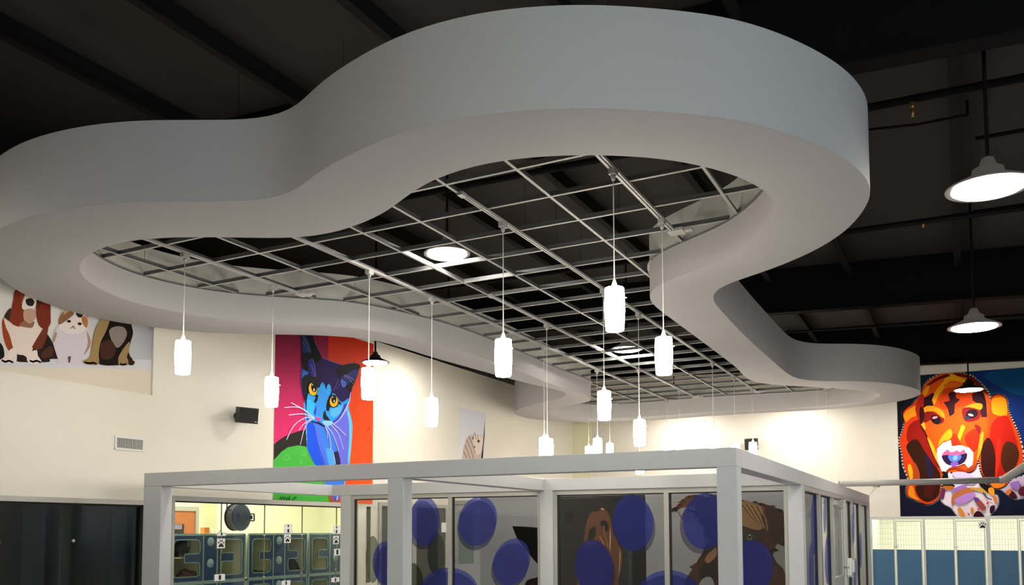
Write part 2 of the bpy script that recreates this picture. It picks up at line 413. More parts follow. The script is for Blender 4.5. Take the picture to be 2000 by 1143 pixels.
def sharp(o):
    o.data.set_sharp_from_angle(angle=math.radians(40))
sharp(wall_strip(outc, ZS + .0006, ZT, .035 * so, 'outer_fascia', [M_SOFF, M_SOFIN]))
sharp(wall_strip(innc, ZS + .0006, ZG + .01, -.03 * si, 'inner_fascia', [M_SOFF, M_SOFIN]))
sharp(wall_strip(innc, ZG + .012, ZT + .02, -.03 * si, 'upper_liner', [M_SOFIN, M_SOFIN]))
m = MB()
tri = tessellate_polygon([[Vector((p[0], p[1], 0)) for p in outc], [Vector((p[0], p[1], 0)) for p in innc]])
allp = outc + innc
for z, fl in ((ZS, 1), (ZS + .02, 0)):
    V = [m.bm.verts.new((p[0], p[1], z)) for p in allp]
    for t in tri: m.bm.faces.new([V[i] for i in (t if fl else t[::-1])])
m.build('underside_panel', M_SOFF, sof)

# ================================================================ CEILING GRID
GX = lambda i: -2.202 - .6103 * i
GY = lambda j: 5.741 + .6103 * j
grid = thing('suspension_grid', 'open white steel T-bar grid without tiles filling the bone-shaped opening', 'ceiling grid', (-4.3, 11, ZG))
def cuts(axis, c, poly):
    out = []; n = len(poly)
    for i in range(n):
        a, b = poly[i], poly[(i + 1) % n]
        if (a[axis] - c) * (b[axis] - c) < 0:
            t = (c - a[axis]) / (b[axis] - a[axis]); out.append(a[1 - axis] + t * (b[1 - axis] - a[1 - axis]))
    out.sort(); return [(out[k], out[k + 1]) for k in range(0, len(out) - 1, 2)]
def tee(nm, a, b):
    m = MB(); m.bar(Vector(a), Vector(b), .025, .004)
    m.mi = 1; m.bar(Vector(a) + Vector((0, 0, .022)), Vector(b) + Vector((0, 0, .022)), .003, .04)
    return m.build(nm, [M_TBAR, M_TBARW], grid)
for i in range(-1, 9):
    for y0, y1 in cuts(0, GX(i), innc): tee('main_runner', (GX(i), y0, ZG), (GX(i), y1, ZG))
for j in range(-2, 21):
    for x0, x1 in cuts(1, GY(j), innc): tee('cross_tee', (x0, GY(j), ZG + .001), (x1, GY(j), ZG + .001))
m = MB(); n = len(innc)
for i in range(0, n):
    a, b = innc[i], innc[(i + 1) % n]
    t = Vector((b[0] - a[0], b[1] - a[1], 0)).normalized(); nn = Vector((-t.y, t.x, 0)) * .012 * si
    m.bar(Vector((*a, ZG - .001)) + nn, Vector((*b, ZG - .001)) + nn, .024, .004)
m.build('edge_angle', M_TBARW, grid)
for i in range(0, 9, 2):
    for j in range(0, 20, 3):
        x, y = GX(i), GY(j) + .3
        if any(a + .1 < y < b - .1 for a, b in cuts(0, x, innc)):
            m = MB(); m.tube((x, y, ZG + .04), (x, y, roof_z(x) - .02), .002, n=5); m.build('hanger_wire', M_PURL, grid)

# ================================================================ TRACKS AND PENDANTS
ZTR = ZG - .002
TR = [(0, 4.98, 7.55, 'short white lighting track at the near right of the grid, with two pendants'),
      (2, 5.95, 17.3, 'long white lighting track down the middle right of the grid'),
      (4, 8.75, 17.4, 'white lighting track starting mid-grid, ending above the far lobes'),
      (5, 5.95, 17.6, 'white lighting track running along the left side of the grid'),
      (7, 5.25, 7.62, 'short white lighting track over the near left lobe'),
      (7, 15.9, 17.55, 'short white lighting track over the far left lobe'),
      (0, 15.2, 17.45, 'short white lighting track over the far right lobe')]
for i, y0, y1, lab in TR:
    x = GX(i) + .033
    t = thing('lighting_track', lab, 'track', (x, (y0 + y1) / 2, ZTR), 'white lighting tracks on the grid')
    m = MB(); m.box(x - .018, x - .006, y0, y1, ZTR - .022, ZTR); m.box(x + .006, x + .018, y0, y1, ZTR - .022, ZTR)
    m.mi = 1; m.box(x - .006, x + .006, y0, y1, ZTR - .012, ZTR)
    m.build('rail', [M_TRACK, M_SLOT], t)
    m = MB(); m.box(x - .024, x + .024, y0 - .05, y0 + .03, ZTR - .028, ZTR); m.build('end_cap', M_TRACK, t)
    if y1 - y0 > 3:
        for yy in (y0 + (y1 - y0) * .38, y0 + (y1 - y0) * .7):
            m = MB(); m.box(x - .021, x + .021, yy, yy + .16, ZTR - .025, ZTR); m.build('joiner', M_TRACK, t)
    m = MB(); m.box(x - .05, x + .09, y1 - .02, y1 + .12, ZTR - .026, ZTR); m.box(x + .0, x + .16, y1 + .03, y1 + .10, ZTR - .02, ZTR - .004); m.build('feed_box', M_TRACK, t)

# (track number, photo position of the shade top, label)
PEND = [(7, 358, 666, 'lit white pendant lamp hanging leftmost, beside the dog and cat poster'),
        (7, 531, 737, 'lit white pendant lamp hanging just left of the blue cat painting'),
        (5, 720, 719, 'lit white pendant lamp hanging in front of the orange side of the cat painting'),
        (5, 843, 778, 'lit white pendant lamp hanging alone between the two cat pictures'),
        (2, 983, 663, 'lit white pendant lamp left of centre, above the middle booth post'),
        (0, 1200, 562, 'largest lit white pendant lamp, hanging highest near the centre'),
        (0, 1296, 659, 'lit white pendant lamp on the near right track, right of the highest one'),
        (2, 1180, 764, 'lit white pendant lamp hanging low, right below the highest pendant'),
        (2, 1249, 820, 'lit white pendant lamp just above the booth top beam, left of the bright wall glow'),
        (4, 1249, 888, 'lit white pendant lamp mostly hidden behind the booth top beam, its base showing below'),
        (4, 1069, 857, 'right one of two merging lit pendant lamps glowing at the left wall'),
        (5, 1063, 854, 'left one of two merging lit pendant lamps glowing at the left wall'),
        (5, 1167, 856, 'lit white pendant lamp standing tallest in the small cluster of three left of centre'),
        (7, 1150, 872, 'small lit pendant lamp, leftmost of the far cluster of three'),
        (7, 1191, 866, 'small lit pendant lamp, rightmost of the far cluster of three'),
        (5, 1303, 862, 'small lit pendant lamp, left one of the far pair above the booth beam'),
        (4, 1328, 862, 'small lit pendant lamp, right one of the far pair above the booth beam'),
        (2, 1394, 868, 'lit pendant lamp lost in the glow left of the booth corner'),
        (2, 1436, 868, 'lit pendant lamp lost in the glow right above the booth corner'),
        (2, 1470.5, 864, 'small lit pendant lamp in front of the far black wall speaker'),
        (0, 1598, 850, 'lit pendant lamp, left and lower of the pair right of the booth corner'),
        (0, 1617, 845, 'lit pendant lamp, right and higher of the pair right of the booth corner')]
SH = .318
shade_prof = [(.0, -SH), (.060, -SH), (.066, -SH + .006), (.0745, -SH * .55), (.074, -SH * .35), (.070, -.012), (.066, -.003), (.018, 0)]
shade_me = cap_me = None
for k, (i, qx, qy, lab) in enumerate(PEND):
    x = GX(i) + .033; q = W(qx, qy, 'x', x); y, z = q.y, q.z
    t = thing('pendant_lamp', lab, 'pendant lamp', (x, y, z), 'white cylinder pendant lamps on the tracks')
    if shade_me is None:
        m = MB(); m.lathe(shade_prof, (x, y, z), 28); s = m.build('lamp_shade', M_SHADE, t); shade_me = s.data
        m = MB(); m.lathe([(.026, -.002), (.022, .012), (.008, .06), (.0, .065)], (x, y, z), 16); c = m.build('shade_cap', M_CAP, t); cap_me = c.data
        m = MB(); m.tube((x + .07, y, z - .085), (x + .093, y, z - .085), .004, n=8); s2 = m.build('thumb_screw', M_CAP, t); scr_me = s2.data
    else:
        for nm, me in (('lamp_shade', shade_me), ('shade_cap', cap_me), ('thumb_screw', scr_me)):
            o = bpy.data.objects.new(nm, me); COL.objects.link(o); o.parent = t
            if nm == 'thumb_screw': o.rotation_euler.z = random.choice((0, math.pi, .6, 2.5))
    m = MB(); m.tube((x, y, z + .06), (x, y, ZTR - .08), .0042, n=6); m.build('cord', M_CORD, t)
    m = MB(); m.box(x - .025, x + .025, y - .04, y + .04, ZTR - .062, ZTR - .022); m.tube((x, y, ZTR - .10), (x, y, ZTR - .06), .012, .022, n=12); m.build('track_adapter', M_TRACK, t)

# ================================================================ HIGH-BAY LAMPS
def highbay(p, r, lab, grey=False, stem_top=None):
    x, y, z = p
    t = thing('high_bay_lamp', lab, 'high bay lamp', p, 'round high-bay lamps under the roof')
    k = r / .24
    hm = M_HBGRY if grey else M_HBBLK
    m = MB(); m.lathe([(r * 1.16, .0), (r * 1.17, .012), (r * .98, .035 * k), (r * .62, .075 * k), (r * .45, .10 * k), (r * .42, .14 * k), (r * .25, .165 * k), (r * .16, .22 * k), (.0, .225 * k)], (x, y, z), 40)
    m.build('reflector', hm, t)
    m = MB(); m.lathe([(.0, -.028 * k), (r * .6, -.02 * k), (r * .92, -.008), (r, .004), (r * .98, .008)], (x, y, z - .004), 40); m.build('lens', M_LENS, t)
    m = MB(); m.tube((x, y, z + .2 * k), (x, y, stem_top or roof_z(x) - .02), .014, n=10); m.build('stem', M_BEAM, t)
def pp(px, py, depth):
    d = ray(px, py); return Vector((d.x * depth, d.y * depth, EYE + d.z * depth))
HB = [(pp(1931, 368, 6.6), .25, 'large lit high-bay lamp at the upper right, nearest of the right row', True),
      (pp(1903, 640, 10.7), .25, 'lit high-bay lamp in the middle of the right row', True),
      (pp(1892, 762, 17.2), .24, 'lit black high-bay lamp hanging in front of the red hound painting', False),
      (W(873, 497, 'z', EYE + 2.76), .20, 'lit high-bay lamp seen through the grid left of centre', True),
      (W(1224, 683, 'z', EYE + 2.76), .215, 'lit high-bay lamp seen through the grid behind the highest pendant', True)]
for p, r, lab, g in HB: highbay(p, r, lab, g)
p = pp(733, 709, 12.4); highbay(p, .17, 'small lit black high-bay lamp at the right edge of the blue cat painting', False)
for p, lab in (((-7.45, 12.6, EYE + 2.95), 'lit high-bay lamp added unseen behind the soffit beside the left wall'), ((-5.6, 19.4, EYE + 2.75), 'lit high-bay lamp added unseen behind the far left lobe by the back wall'),
               ((-3.1, 19.4, EYE + 2.75), 'lit high-bay lamp added unseen behind the far middle of the soffit by the back wall'), ((-7.5, 2.6, EYE + 2.6), 'lit high-bay lamp added unseen left of the view, near the pets poster')):
    highbay(Vector(p), .22, lab, False)  # unseen lamps added close to the walls so that these light up
for p, lab in (((2.6, -2.5, 5.0), 'lit high-bay lamp added unseen behind the camera, right side'), ((-4.6, -1.5, 5.0), 'lit high-bay lamp added unseen behind the camera, left side'), ((3.6, 9.5, 4.6), 'lit high-bay lamp added unseen beyond the right edge of the view'), ((0.6, 0.5, 5.0), 'lit high-bay lamp added unseen above the camera')):
    highbay(Vector(p), .25, lab, True)  # lamps added outside the view to help light the walls

# ================================================================ ARTWORK
def clip(poly, r):
    def half(P, ax, v, keep_gt):
        out = []; n = len(P)
        for i in range(n):
            a, b = P[i], P[(i + 1) % n]
            ia = (a[ax] >= v) if keep_gt else (a[ax] <= v); ib = (b[ax] >= v) if keep_gt else (b[ax] <= v)
            if ia: out.append(a)
            if ia != ib:
                t = (v - a[ax]) / (b[ax] - a[ax]); out.append((a[0] + (b[0] - a[0]) * t, a[1] + (b[1] - a[1]) * t))
        return out
    for ax, v, k in ((0, r[0], 1), (0, r[1], 0), (1, r[2], 1), (1, r[3], 0)):
        if len(poly) < 3: return []
        poly = half(poly, ax, v, k)
    return poly if len(poly) > 2 else []
class Art:
    """flat picture on a wall: plane 'x' (facing +X) or 'y' (facing -Y); shapes given where the photo shows them"""
    def __init__(s, ax, c, rect, step=.0003):
        s.ax, s.c, s.r, s.step, s.k = ax, c, rect, step, 0
        s.bm = bmesh.new(); s.lay = s.bm.loops.layers.float_color.new('ink')
    def uv(s, p):
        w = W(p[0], p[1], s.ax, s.c); return (w.y, w.z) if s.ax == 'x' else (w.x, w.z)
    def P3(s, q, k): 
        o = .004 + k * s.step
        return (s.c + o, q[0], q[1]) if s.ax == 'x' else (q[0], s.c - o, q[1])
    def raw(s, q, cols, bump=True):
        if bump: s.k += 1
        q = clip(q, s.r)
        if not q: return
        for t in tessellate_polygon([[Vector((a[0], a[1], 0)) for a in q]]):
            try: f = s.bm.faces.new([s.bm.verts.new(s.P3(q[i], s.k)) for i in t])
            except ValueError: continue
            for l, i in zip(f.loops, t):
                c = cols(q[i]) if callable(cols) else cols
                l[s.lay] = (*[min(.92, v * INK_GAIN) for v in c], 1)
    def poly(s, pts, col, sm=True, halo=None, hw=.03):
        c = hexc(col) if isinstance(col, str) else col
        q = [s.uv(p) for p in pts]
        if sm: q = catmull(q, 4)
        if halo: s.line_uv(q + [q[0], q[1]], hw, halo)
        s.raw(q, c)
    def ell(s, cx, cy, rx, ry, col, rot=0):
        a = math.radians(rot)
        s.poly([(cx + rx * math.cos(t) * math.cos(a) - ry * math.sin(t) * math.sin(a), cy + rx * math.cos(t) * math.sin(a) + ry * math.sin(t) * math.cos(a)) for t in [2 * math.pi * i / 16 for i in range(16)]], col, sm=False)
    def line_uv(s, q, w, col):
        c = hexc(col); s.k += 1
        for a, b in zip(q[:-1], q[1:]):
            dx, dy = b[0] - a[0], b[1] - a[1]; L = math.hypot(dx, dy)
            if L < 1e-6: continue
            nx, ny = -dy / L * w / 2, dx / L * w / 2; ex, ey = dx / L * w * .3, dy / L * w * .3
            s.raw([(a[0] - ex + nx, a[1] - ey + ny), (b[0] + ex + nx, b[1] + ey + ny), (b[0] + ex - nx, b[1] + ey - ny), (a[0] - ex - nx, a[1] - ey - ny)], c, bump=False)
    def line(s, pts, w, col, sm=True):
        q = [s.uv(p) for p in pts]
        if sm and len(q) > 2: q = catmull(q, 5, closed=False)
        s.line_uv(q, w, col)
    def grad(s, u0, u1, v0, v1, c00, c10, c01, c11, n=10):
        """smooth colour field, corner colours lower-left, lower-right, upper-left, upper-right"""
        C = [hexc(c) for c in (c00, c10, c01, c11)]
        s.k += 1
        def col(q):
            a = min(1, max(0, (q[0] - u0) / (u1 - u0))); b = min(1, max(0, (q[1] - v0) / (v1 - v0)))
            return tuple((C[0][i] * (1 - a) + C[1][i] * a) * (1 - b) + (C[2][i] * (1 - a) + C[3][i] * a) * b for i in range(3))
        for i in range(n):
            for j in range(n):
                ua, ub = u0 + (u1 - u0) * i / n, u0 + (u1 - u0) * (i + 1) / n; va, vb = v0 + (v1 - v0) * j / n, v0 + (v1 - v0) * (j + 1) / n
                s.raw([(ua, va), (ub, va), (ub, vb), (ua, vb)], col, bump=False)
    def finish(s, parent, nm='printed_picture'):
        bmesh.ops.recalc_face_normals(s.bm, faces=s.bm.faces)
        for f in s.bm.faces:
            n = f.normal
            if (s.ax == 'x' and n.x < 0) or (s.ax == 'y' and n.y > 0): f.normal_flip()
        me = bpy.data.meshes.new(nm)
        off = Vector(parent.location)
        bmesh.ops.translate(s.bm, verts=s.bm.verts, vec=-off)
        s.bm.to_mesh(me); s.bm.free(); me.materials.append(M_ART)
        o = bpy.data.objects.new(nm, me); COL.objects.link(o); o.parent = parent; return o
def board(t, ax, c, r, th, nm='panel', material=None):
    m = MB()
    if ax == 'x': m.box(c - .002, c + .003, r[0], r[1], r[2], r[3])
    else: m.box(r[0], r[1], c - .003, c + .002, r[2], r[3])
    m.build(nm, material or M_PAPER, t)

# ---- blue cat painting
r = (9.49, 11.86, EYE + .418, EYE + 3.052)
t = thing('cat_painting', 'tall painting of a blue and black cat with yellow eyes on magenta and orange', 'painting', (XW, 10.7, EYE + .42))
board(t, 'x', XW + .004, r, .01)
A = Art('x', XW + .004, r)
um = A.uv((640, 800))[0]
A.grad(r[0], um, r[2], r[3], '#ff3c80', '#ff3684', '#3c0a18', '#6c1028', 12)
A.grad(um, r[1], r[2], r[3], '#ff5c26', '#ff5e28', '#b42406', '#c02c08', 8)
A.poly([(535, 868), (550, 856), (572, 846), (597, 840), (606, 850), (606, 880), (582, 874), (565, 876), (550, 886), (534, 903), (525, 905), (525, 875)], '#2c2826')
A.poly([(520, 905), (535, 898), (550, 882), (562, 874), (582, 870), (599, 873), (605, 886), (615, 905), (632, 945), (650, 990), (640, 1010), (520, 1010)], '#48b044', sm=False)
for c in (((560, 893), 7), ((593, 886), 5), ((587, 901), 5)):
    A.line([(c[0][0] + c[1] * (1 - k / 22) * math.cos(k * .7), c[0][1] + c[1] * (1 - k / 22) * math.sin(k * .7)) for k in range(12)], .006, '#6fd05a', sm=False)
for (cx, cy) in ((697, 796), (702, 820), (712, 850), (700, 870), (706, 893), (690, 897), (718, 838)):
    A.line([(cx + 4 * math.cos(k * .8), cy + 5 * math.sin(k * .8) + k * .3) for k in range(9)], .007, '#ff7a50')
A.poly([(598, 780), (597, 815), (599, 862), (600, 876), (607, 893), (614, 906), (630, 935), (643, 962), (649, 974), (655, 978.5), (661, 973), (665, 962), (676, 930), (681, 904), (685, 860), (686.5, 831), (682, 808), (676, 790), (655, 780)], '#3f7de4', sm=True, halo='#7fd0f0', hw=.03)
A.poly([(598, 812), (605, 822), (612, 835), (617, 860), (624, 885), (634, 910), (626, 925), (614, 906), (607, 893), (600, 876), (599, 850)], '#1a52de')
A.poly([(612, 825), (622, 845), (632, 880), (640, 908), (634, 911), (624, 886), (617, 860)], '#4d6ee6')
A.poly([(645, 832), (660, 812), (675, 795), (681, 812), (682, 840), (678, 885), (675, 907), (664, 907), (660, 882), (650, 855)], '#6a6ee0')
A.poly([(676, 793), (682, 810), (686, 831), (684.5, 868), (681, 904), (678, 905), (680.5, 865), (681, 830), (677, 806)], '#69ccf2')
A.poly([(636, 875), (646, 882), (651, 893), (653, 907), (642, 908), (638, 893)], '#4aa6f4')
A.poly([(651, 884), (656, 883), (658, 880), (663, 896), (663.5, 910), (655, 910)], '#2a2146')
A.line([(608, 822), (614, 840), (619, 865), (627, 890), (634, 908)], .010, '#2a2c8c')
A.line([(643, 876), (650, 886), (654, 906)], .012, '#d8ecfa')
A.poly([(640, 968), (645, 965), (651, 975), (655, 981), (664, 975), (672, 985), (655, 988), (645, 982)], '#b0502c')
A.poly([(644, 964), (664, 964), (661, 974), (655, 978.5), (649, 974)], '#4a5ec0'); A.line([(659, 965), (657, 976)], .03, '#c8c8f0')
# head
A.poly([(588, 640), (590, 690), (588, 720), (587, 745), (589, 766), (594, 781), (597, 800), (598, 813), (603, 822), (614, 826), (621, 829), (630, 834), (643, 831), (653, 827), (664, 819), (672, 805), (680, 785), (683.5, 772), (684, 764), (688, 755), (694, 739), (699, 726), (702, 714), (694, 710), (685, 710), (669, 714), (645, 706.5), (627, 699), (622, 686), (612, 665), (606, 640)], '#22104e', sm=False, halo='#5a7ad0', hw=.012)
A.poly([(586, 640), (607, 640), (614, 672), (622, 686), (628, 700), (622, 707), (612, 710), (606, 700), (601, 712), (599, 726), (592, 723), (588, 714), (588, 690)], '#08070c', sm=False)
A.poly([(587, 640), (592, 655), (600, 670), (606, 686), (600, 689), (590, 687), (588, 665)], '#1c2c58')
for q in (((592, 660), (606, 688)), ((590, 668), (604, 690)), ((593, 655), (604, 678))): A.line(q, .007, '#5c6aa0')
A.poly([(600, 706), (609, 702), (614, 716), (616, 735), (610, 738), (603, 725)], '#2a2a74')
A.line([(608, 701), (613, 716), (615, 738)], .012, '#6a78c8'); A.line([(607, 712), (611, 728), (614, 736)], .007, '#a090d8')
A.poly([(590, 721), (597, 726), (602, 728), (597, 733), (591, 737), (589, 745), (588, 730)], '#3a62b8', sm=False)
A.poly([(589, 740), (594, 733), (602, 733), (611, 737), (622, 736), (620, 746), (624, 750), (622, 756), (612, 748), (602, 748), (598, 757), (599, 768), (599, 776), (594, 781), (590, 770), (587, 747)], '#1b1a20')
A.poly([(656, 722), (668, 714), (685, 710), (694, 710), (702, 714), (699, 722), (690, 722), (680, 728), (668, 735), (663, 739), (659, 731)], '#08070c')
A.poly([(664, 738), (680, 729), (692, 723), (698, 727), (694, 741), (688, 748), (678, 752), (670, 747)], '#222a66')
A.poly([(665, 741), (674, 747), (674, 754), (668, 757), (664, 748)], '#4a62b8')
A.poly([(676, 752), (690, 743), (692, 746), (687, 756), (684, 766), (678, 760), (673, 756)], '#0c0a10')
for q in (((670, 733), (682, 737), (691, 745)), ((671, 736), (680, 740), (688, 750))): A.line(q, .007, '#9a8cd0')
A.line([(659, 742), (654, 754), (649, 763)], .010, '#8a6ad8'); A.line([(662, 750), (656, 760)], .007, '#7a5ac8')
# face
A.poly([(618, 757), (622, 758), (625, 750), (628, 746.5), (632, 752), (635, 762), (637, 754), (640, 750), (644, 754), (646, 768), (652, 770), (658, 776), (662, 784), (668, 786), (679, 778), (676, 793), (669, 807), (658, 821), (645, 829), (632, 832), (622, 826), (612, 823), (603, 820), (598, 812), (597, 785), (598, 777), (600, 770), (603, 767), (611, 772), (617, 768)], '#2f9cec', sm=False)
A.poly([(600, 780), (612, 790), (610, 806), (612, 820), (603, 820), (598, 812), (597, 790)], '#35b2f2')
A.poly([(622, 760), (632, 766), (638, 775), (632, 795), (628, 810), (617, 812), (616, 790), (620, 775)], '#3690e6')
A.poly([(645, 800), (660, 795), (668, 790), (664, 805), (652, 815), (644, 812)], '#58b8ee')
A.poly([(644, 826), (655, 818), (664, 806), (671, 790), (676, 790), (669, 807), (658, 821), (648, 829)], '#4434c0')
A.poly([(683, 766), (681, 785), (672, 806), (660, 822), (648, 830), (650, 827), (660, 819), (670, 803), (679, 783)], '#9fc4f4')
A.poly([(611, 806), (615, 793), (616, 797), (614, 812)], '#3a3ac4')
A.poly([(613, 771), (620, 772), (618, 782), (614, 788.5), (611, 785), (614, 778)], '#16161c', sm=False)
A.poly([(645, 764), (647, 772), (651, 773), (658, 783), (664, 787), (664, 791), (659, 789), (657, 794), (651, 797), (642, 796), (640, 804), (635, 802), (635, 792), (637, 783), (640, 775), (643, 771)], '#16161c', sm=False)
A.poly([(633.5, 802), (635, 810), (642, 820), (642.5, 823.5), (631, 820), (628.7, 814.6), (630, 806)], '#202028')
A.ell(609, 760, 9.6, 14.4, '#16161c', -8); A.ell(609, 760.5, 8.3, 12.6, '#f4b81e', -8); A.ell(611, 757, 5.6, 10, '#14110c', -8); A.ell(611, 762, 1.2, 3, '#e8e8f0'); A.ell(608, 752, 1.3, 1.2, '#d8d8e8')
A.ell(649.7, 784, 9.4, 12.2, '#16161c', 6); A.ell(649.7, 784.5, 8, 10.8, '#f4b420', 6); A.ell(649.5, 780, 5, 8.5, '#14110c'); A.ell(650.3, 784, 1, 2.6, '#e8e8f0'); A.ell(647, 776, 1.5, 1.4, '#b8c8c8')
A.poly([(614, 813.5), (619, 816), (625, 816), (622, 822), (619.5, 824), (617, 821)], '#e83c8c', sm=False)
A.line([(604, 822), (614, 826), (621, 824), (628, 831)], .010, '#3a2c9c')
for q in ([(612, 817), (597, 806), (580, 796), (553, 796.5)], [(609, 817), (595, 803), (566, 787)], [(606, 814), (590, 809), (562, 811)], [(611, 818), (595, 816), (572, 831), (557, 859)], [(608, 819), (594, 832), (584, 868)],
          [(604, 819), (590, 829), (581, 841)], [(630, 828), (640, 848), (644, 877)], [(633, 829), (648, 850), (659, 880)], [(640, 826), (658, 848), (668, 878)], [(645, 826), (660, 838), (673, 851)], [(631, 829), (636, 843), (637, 856)]):
    A.line(q, .013, '#d4d4f6')
A.poly([(626, 824), (640, 822), (648, 826), (640, 832), (634, 832)], '#8cc8f4')
A.line([(543, 977), (545, 970), (547, 977), (550, 970), (551, 977), (554, 971), (556, 977), (559, 972), (561, 977), (563, 969), (562, 978)], .012, '#123a18', sm=False); A.line([(567, 973), (569, 978), (572, 971), (576, 972), (571, 976)], .010, '#123a18', sm=False)
A.finish(t)

# ---- red hound painting on the far wall
r = (-1.13, 2.1, EYE + .243, EYE + 3.195)
t = thing('hound_painting', 'large red and orange painting of a long-eared hound on the far wall above the kennels', 'painting', (.5, YF, EYE + .24))
board(t, 'y', YF - .004, r, .01)
A = Art('y', YF - .004, r)
A.grad(r[0], r[1], r[2], r[3], '#12112a', '#15142a', '#101214', '#0c4a78', 12)
A.poly([(1905, 728), (2010, 715), (2040, 715), (2040, 900), (1990, 850), (1960, 780), (1930, 755)], '#122c6c')
A.poly([(1925, 729), (2040, 715), (2040, 775), (1985, 770), (1950, 755)], '#0d4878')
HL = '#b9b8b4'
LE = [(1800, 768), (1793, 778), (1782, 790), (1772, 797), (1765, 805), (1764, 815), (1767, 824), (1763, 842), (1757, 863), (1762, 885), (1765, 910), (1775, 937), (1771, 955), (1773, 968), (1785, 975), (1800, 982), (1812, 985), (1826, 980), (1835, 968), (1838, 950), (1840, 925), (1830, 900), (1815, 870), (1803, 840), (1797, 800)]
RE = [(1928, 800), (1935, 780), (1945, 772), (1957, 773), (1966, 782), (1968, 800), (1975, 818), (1985, 840), (1992, 860), (1998, 895), (1990, 917), (1972, 938), (1960, 951), (1945, 954), (1935, 948), (1925, 935), (1918, 925), (1914, 905), (1915, 880), (1925, 850)]
PW = [(1838, 975), (1842, 955), (1850, 942), (1852, 925), (1865, 918), (1905, 915), (1914, 890), (1918, 930), (1930, 955), (1937, 965), (1947, 968), (1950, 980), (1945, 995), (1935, 1005), (1925, 1014), (1880, 1014), (1868, 1005), (1858, 992), (1845, 985)]
PR = [(1953, 953), (1965, 945), (1985, 935), (2030, 925), (2040, 970), (2000, 973), (1985, 976), (1975, 972), (1963, 962)]
HD = [(1800, 768), (1803, 757), (1815, 743), (1838, 731), (1855, 728.5), (1875, 729), (1897, 735), (1915, 750), (1930, 768), (1933, 790), (1930, 815), (1928, 840), (1925, 862), (1917, 885), (1908, 905), (1900, 918), (1890, 922), (1850, 922), (1843, 920), (1835, 905), (1825, 885), (1812, 860), (1803, 835), (1797, 815), (1797, 790)]
A.poly(PW, '#e6dae6', halo=HL, hw=.035)
A.poly(PR, '#c8b0cc', halo=HL, hw=.035)
A.poly(LE, '#d83c12', halo=HL, hw=.055)
A.poly(RE, '#d8400f', halo=HL, hw=.055)
A.poly(HD, '#e2500f', halo=HL, hw=.055)
A.poly(LE, '#d83c12'); A.poly(RE, '#d8400f'); A.poly(HD, '#e4520f')
A.poly([(1765, 810), (1774, 800), (1790, 792), (1797, 800), (1790, 812), (1780, 816), (1769, 824)], '#f09418')
A.poly([(1775, 832), (1798, 820), (1808, 845), (1825, 885), (1835, 915), (1815, 900), (1792, 866), (1772, 862)], '#8f170e')
A.poly([(1770, 872), (1790, 858), (1805, 880), (1822, 905), (1836, 925), (1836, 955), (1830, 972), (1812, 981), (1797, 974), (1789, 960), (1788, 945), (1795, 925), (1783, 900)], '#321508')
A.poly([(1808, 890), (1816, 896), (1822, 925), (1815, 935), (1810, 915)], '#241a3c')
A.poly([(1816, 945), (1826, 950), (1822, 970), (1808, 972), (1804, 955)], '#4a1210')
A.poly([(1773, 912), (1778, 907), (1784, 925), (1782, 935), (1777, 935)], '#f0b01c'); A.poly([(1777, 950), (1784, 952), (1788, 968), (1796, 977), (1782, 973), (1774, 966)], '#f08a18')
A.poly([(1785, 903), (1795, 920), (1796, 940), (1788, 950), (1783, 930)], '#b04414')
A.poly([(1938, 780), (1960, 777), (1966, 790), (1966, 812), (1950, 812), (1938, 805)], '#f4980f')
A.poly([(1936, 830), (1965, 812), (1980, 845), (1988, 880), (1975, 920), (1945, 935), (1935, 890)], '#b01c0e')
A.poly([(1930, 855), (1942, 878), (1945, 935), (1922, 930), (1916, 900), (1918, 872)], '#38140f')
A.poly([(1962, 866), (1980, 866), (1990, 885), (1984, 910), (1966, 925), (1955, 900)], '#46200f')
A.poly([(1948, 858), (1955, 862), (1952, 905), (1944, 935), (1945, 895)], '#d82a14')
A.poly([(1935, 945), (1955, 935), (1962, 948), (1945, 954)], '#f08020')
# forehead
A.poly([(1850, 731), (1865, 733), (1880, 739), (1900, 745), (1914, 757), (1900, 757), (1880, 748), (1855, 745), (1843, 760), (1832, 775), (1826, 790), (1812, 800), (1818, 780), (1830, 760), (1843, 745)], '#f2a412')
A.poly([(1803, 765), (1815, 752), (1812, 768), (1804, 774)], '#f09a14'); A.poly([(1846, 750), (1875, 748), (1895, 752), (1880, 757), (1850, 760)], '#ec6a10')
A.poly([(1811, 752), (1830, 738), (1850, 731), (1855, 735), (1835, 742), (1815, 753)], '#68130c')
A.poly([(1862, 729), (1880, 731), (1900, 737), (1915, 750), (1931, 770), (1925, 769), (1905, 751), (1890, 739), (1870, 735)], '#64120c')
A.poly([(1842, 765), (1860, 757), (1900, 760), (1915, 765), (1905, 780), (1895, 790), (1850, 800), (1835, 790)], '#d6400f')
A.poly([(1803, 778), (1812, 774), (1822, 767), (1825, 770), (1820, 782), (1824, 792), (1814, 795), (1803, 797)], '#28101c', sm=False)
A.poly([(1795, 776), (1804, 772), (1803, 800), (1796, 820), (1788, 800)], '#a82010')
A.poly([(1852, 770), (1858, 765), (1867, 768), (1867, 777), (1875, 781), (1865, 790), (1864, 808), (1855, 814), (1851, 798), (1843, 786), (1855, 783)], '#33101a', sm=False)
A.poly([(1900, 783), (1898, 770), (1914, 763), (1922, 770), (1926, 785), (1928, 815), (1917, 815), (1914, 803), (1920, 792), (1906, 787)], '#310f1e', sm=False)
A.poly([(1914, 768), (1919, 763), (1924, 780), (1920, 782)], '#181018', sm=False)
A.poly([(1803, 800), (1812, 793), (1830, 796), (1843, 806), (1845, 820), (1836, 812), (1822, 803), (1804, 812)], '#f09218')
A.poly([(1888, 793), (1905, 788), (1918, 790), (1916, 800), (1900, 798), (1882, 803)], '#f2951a')
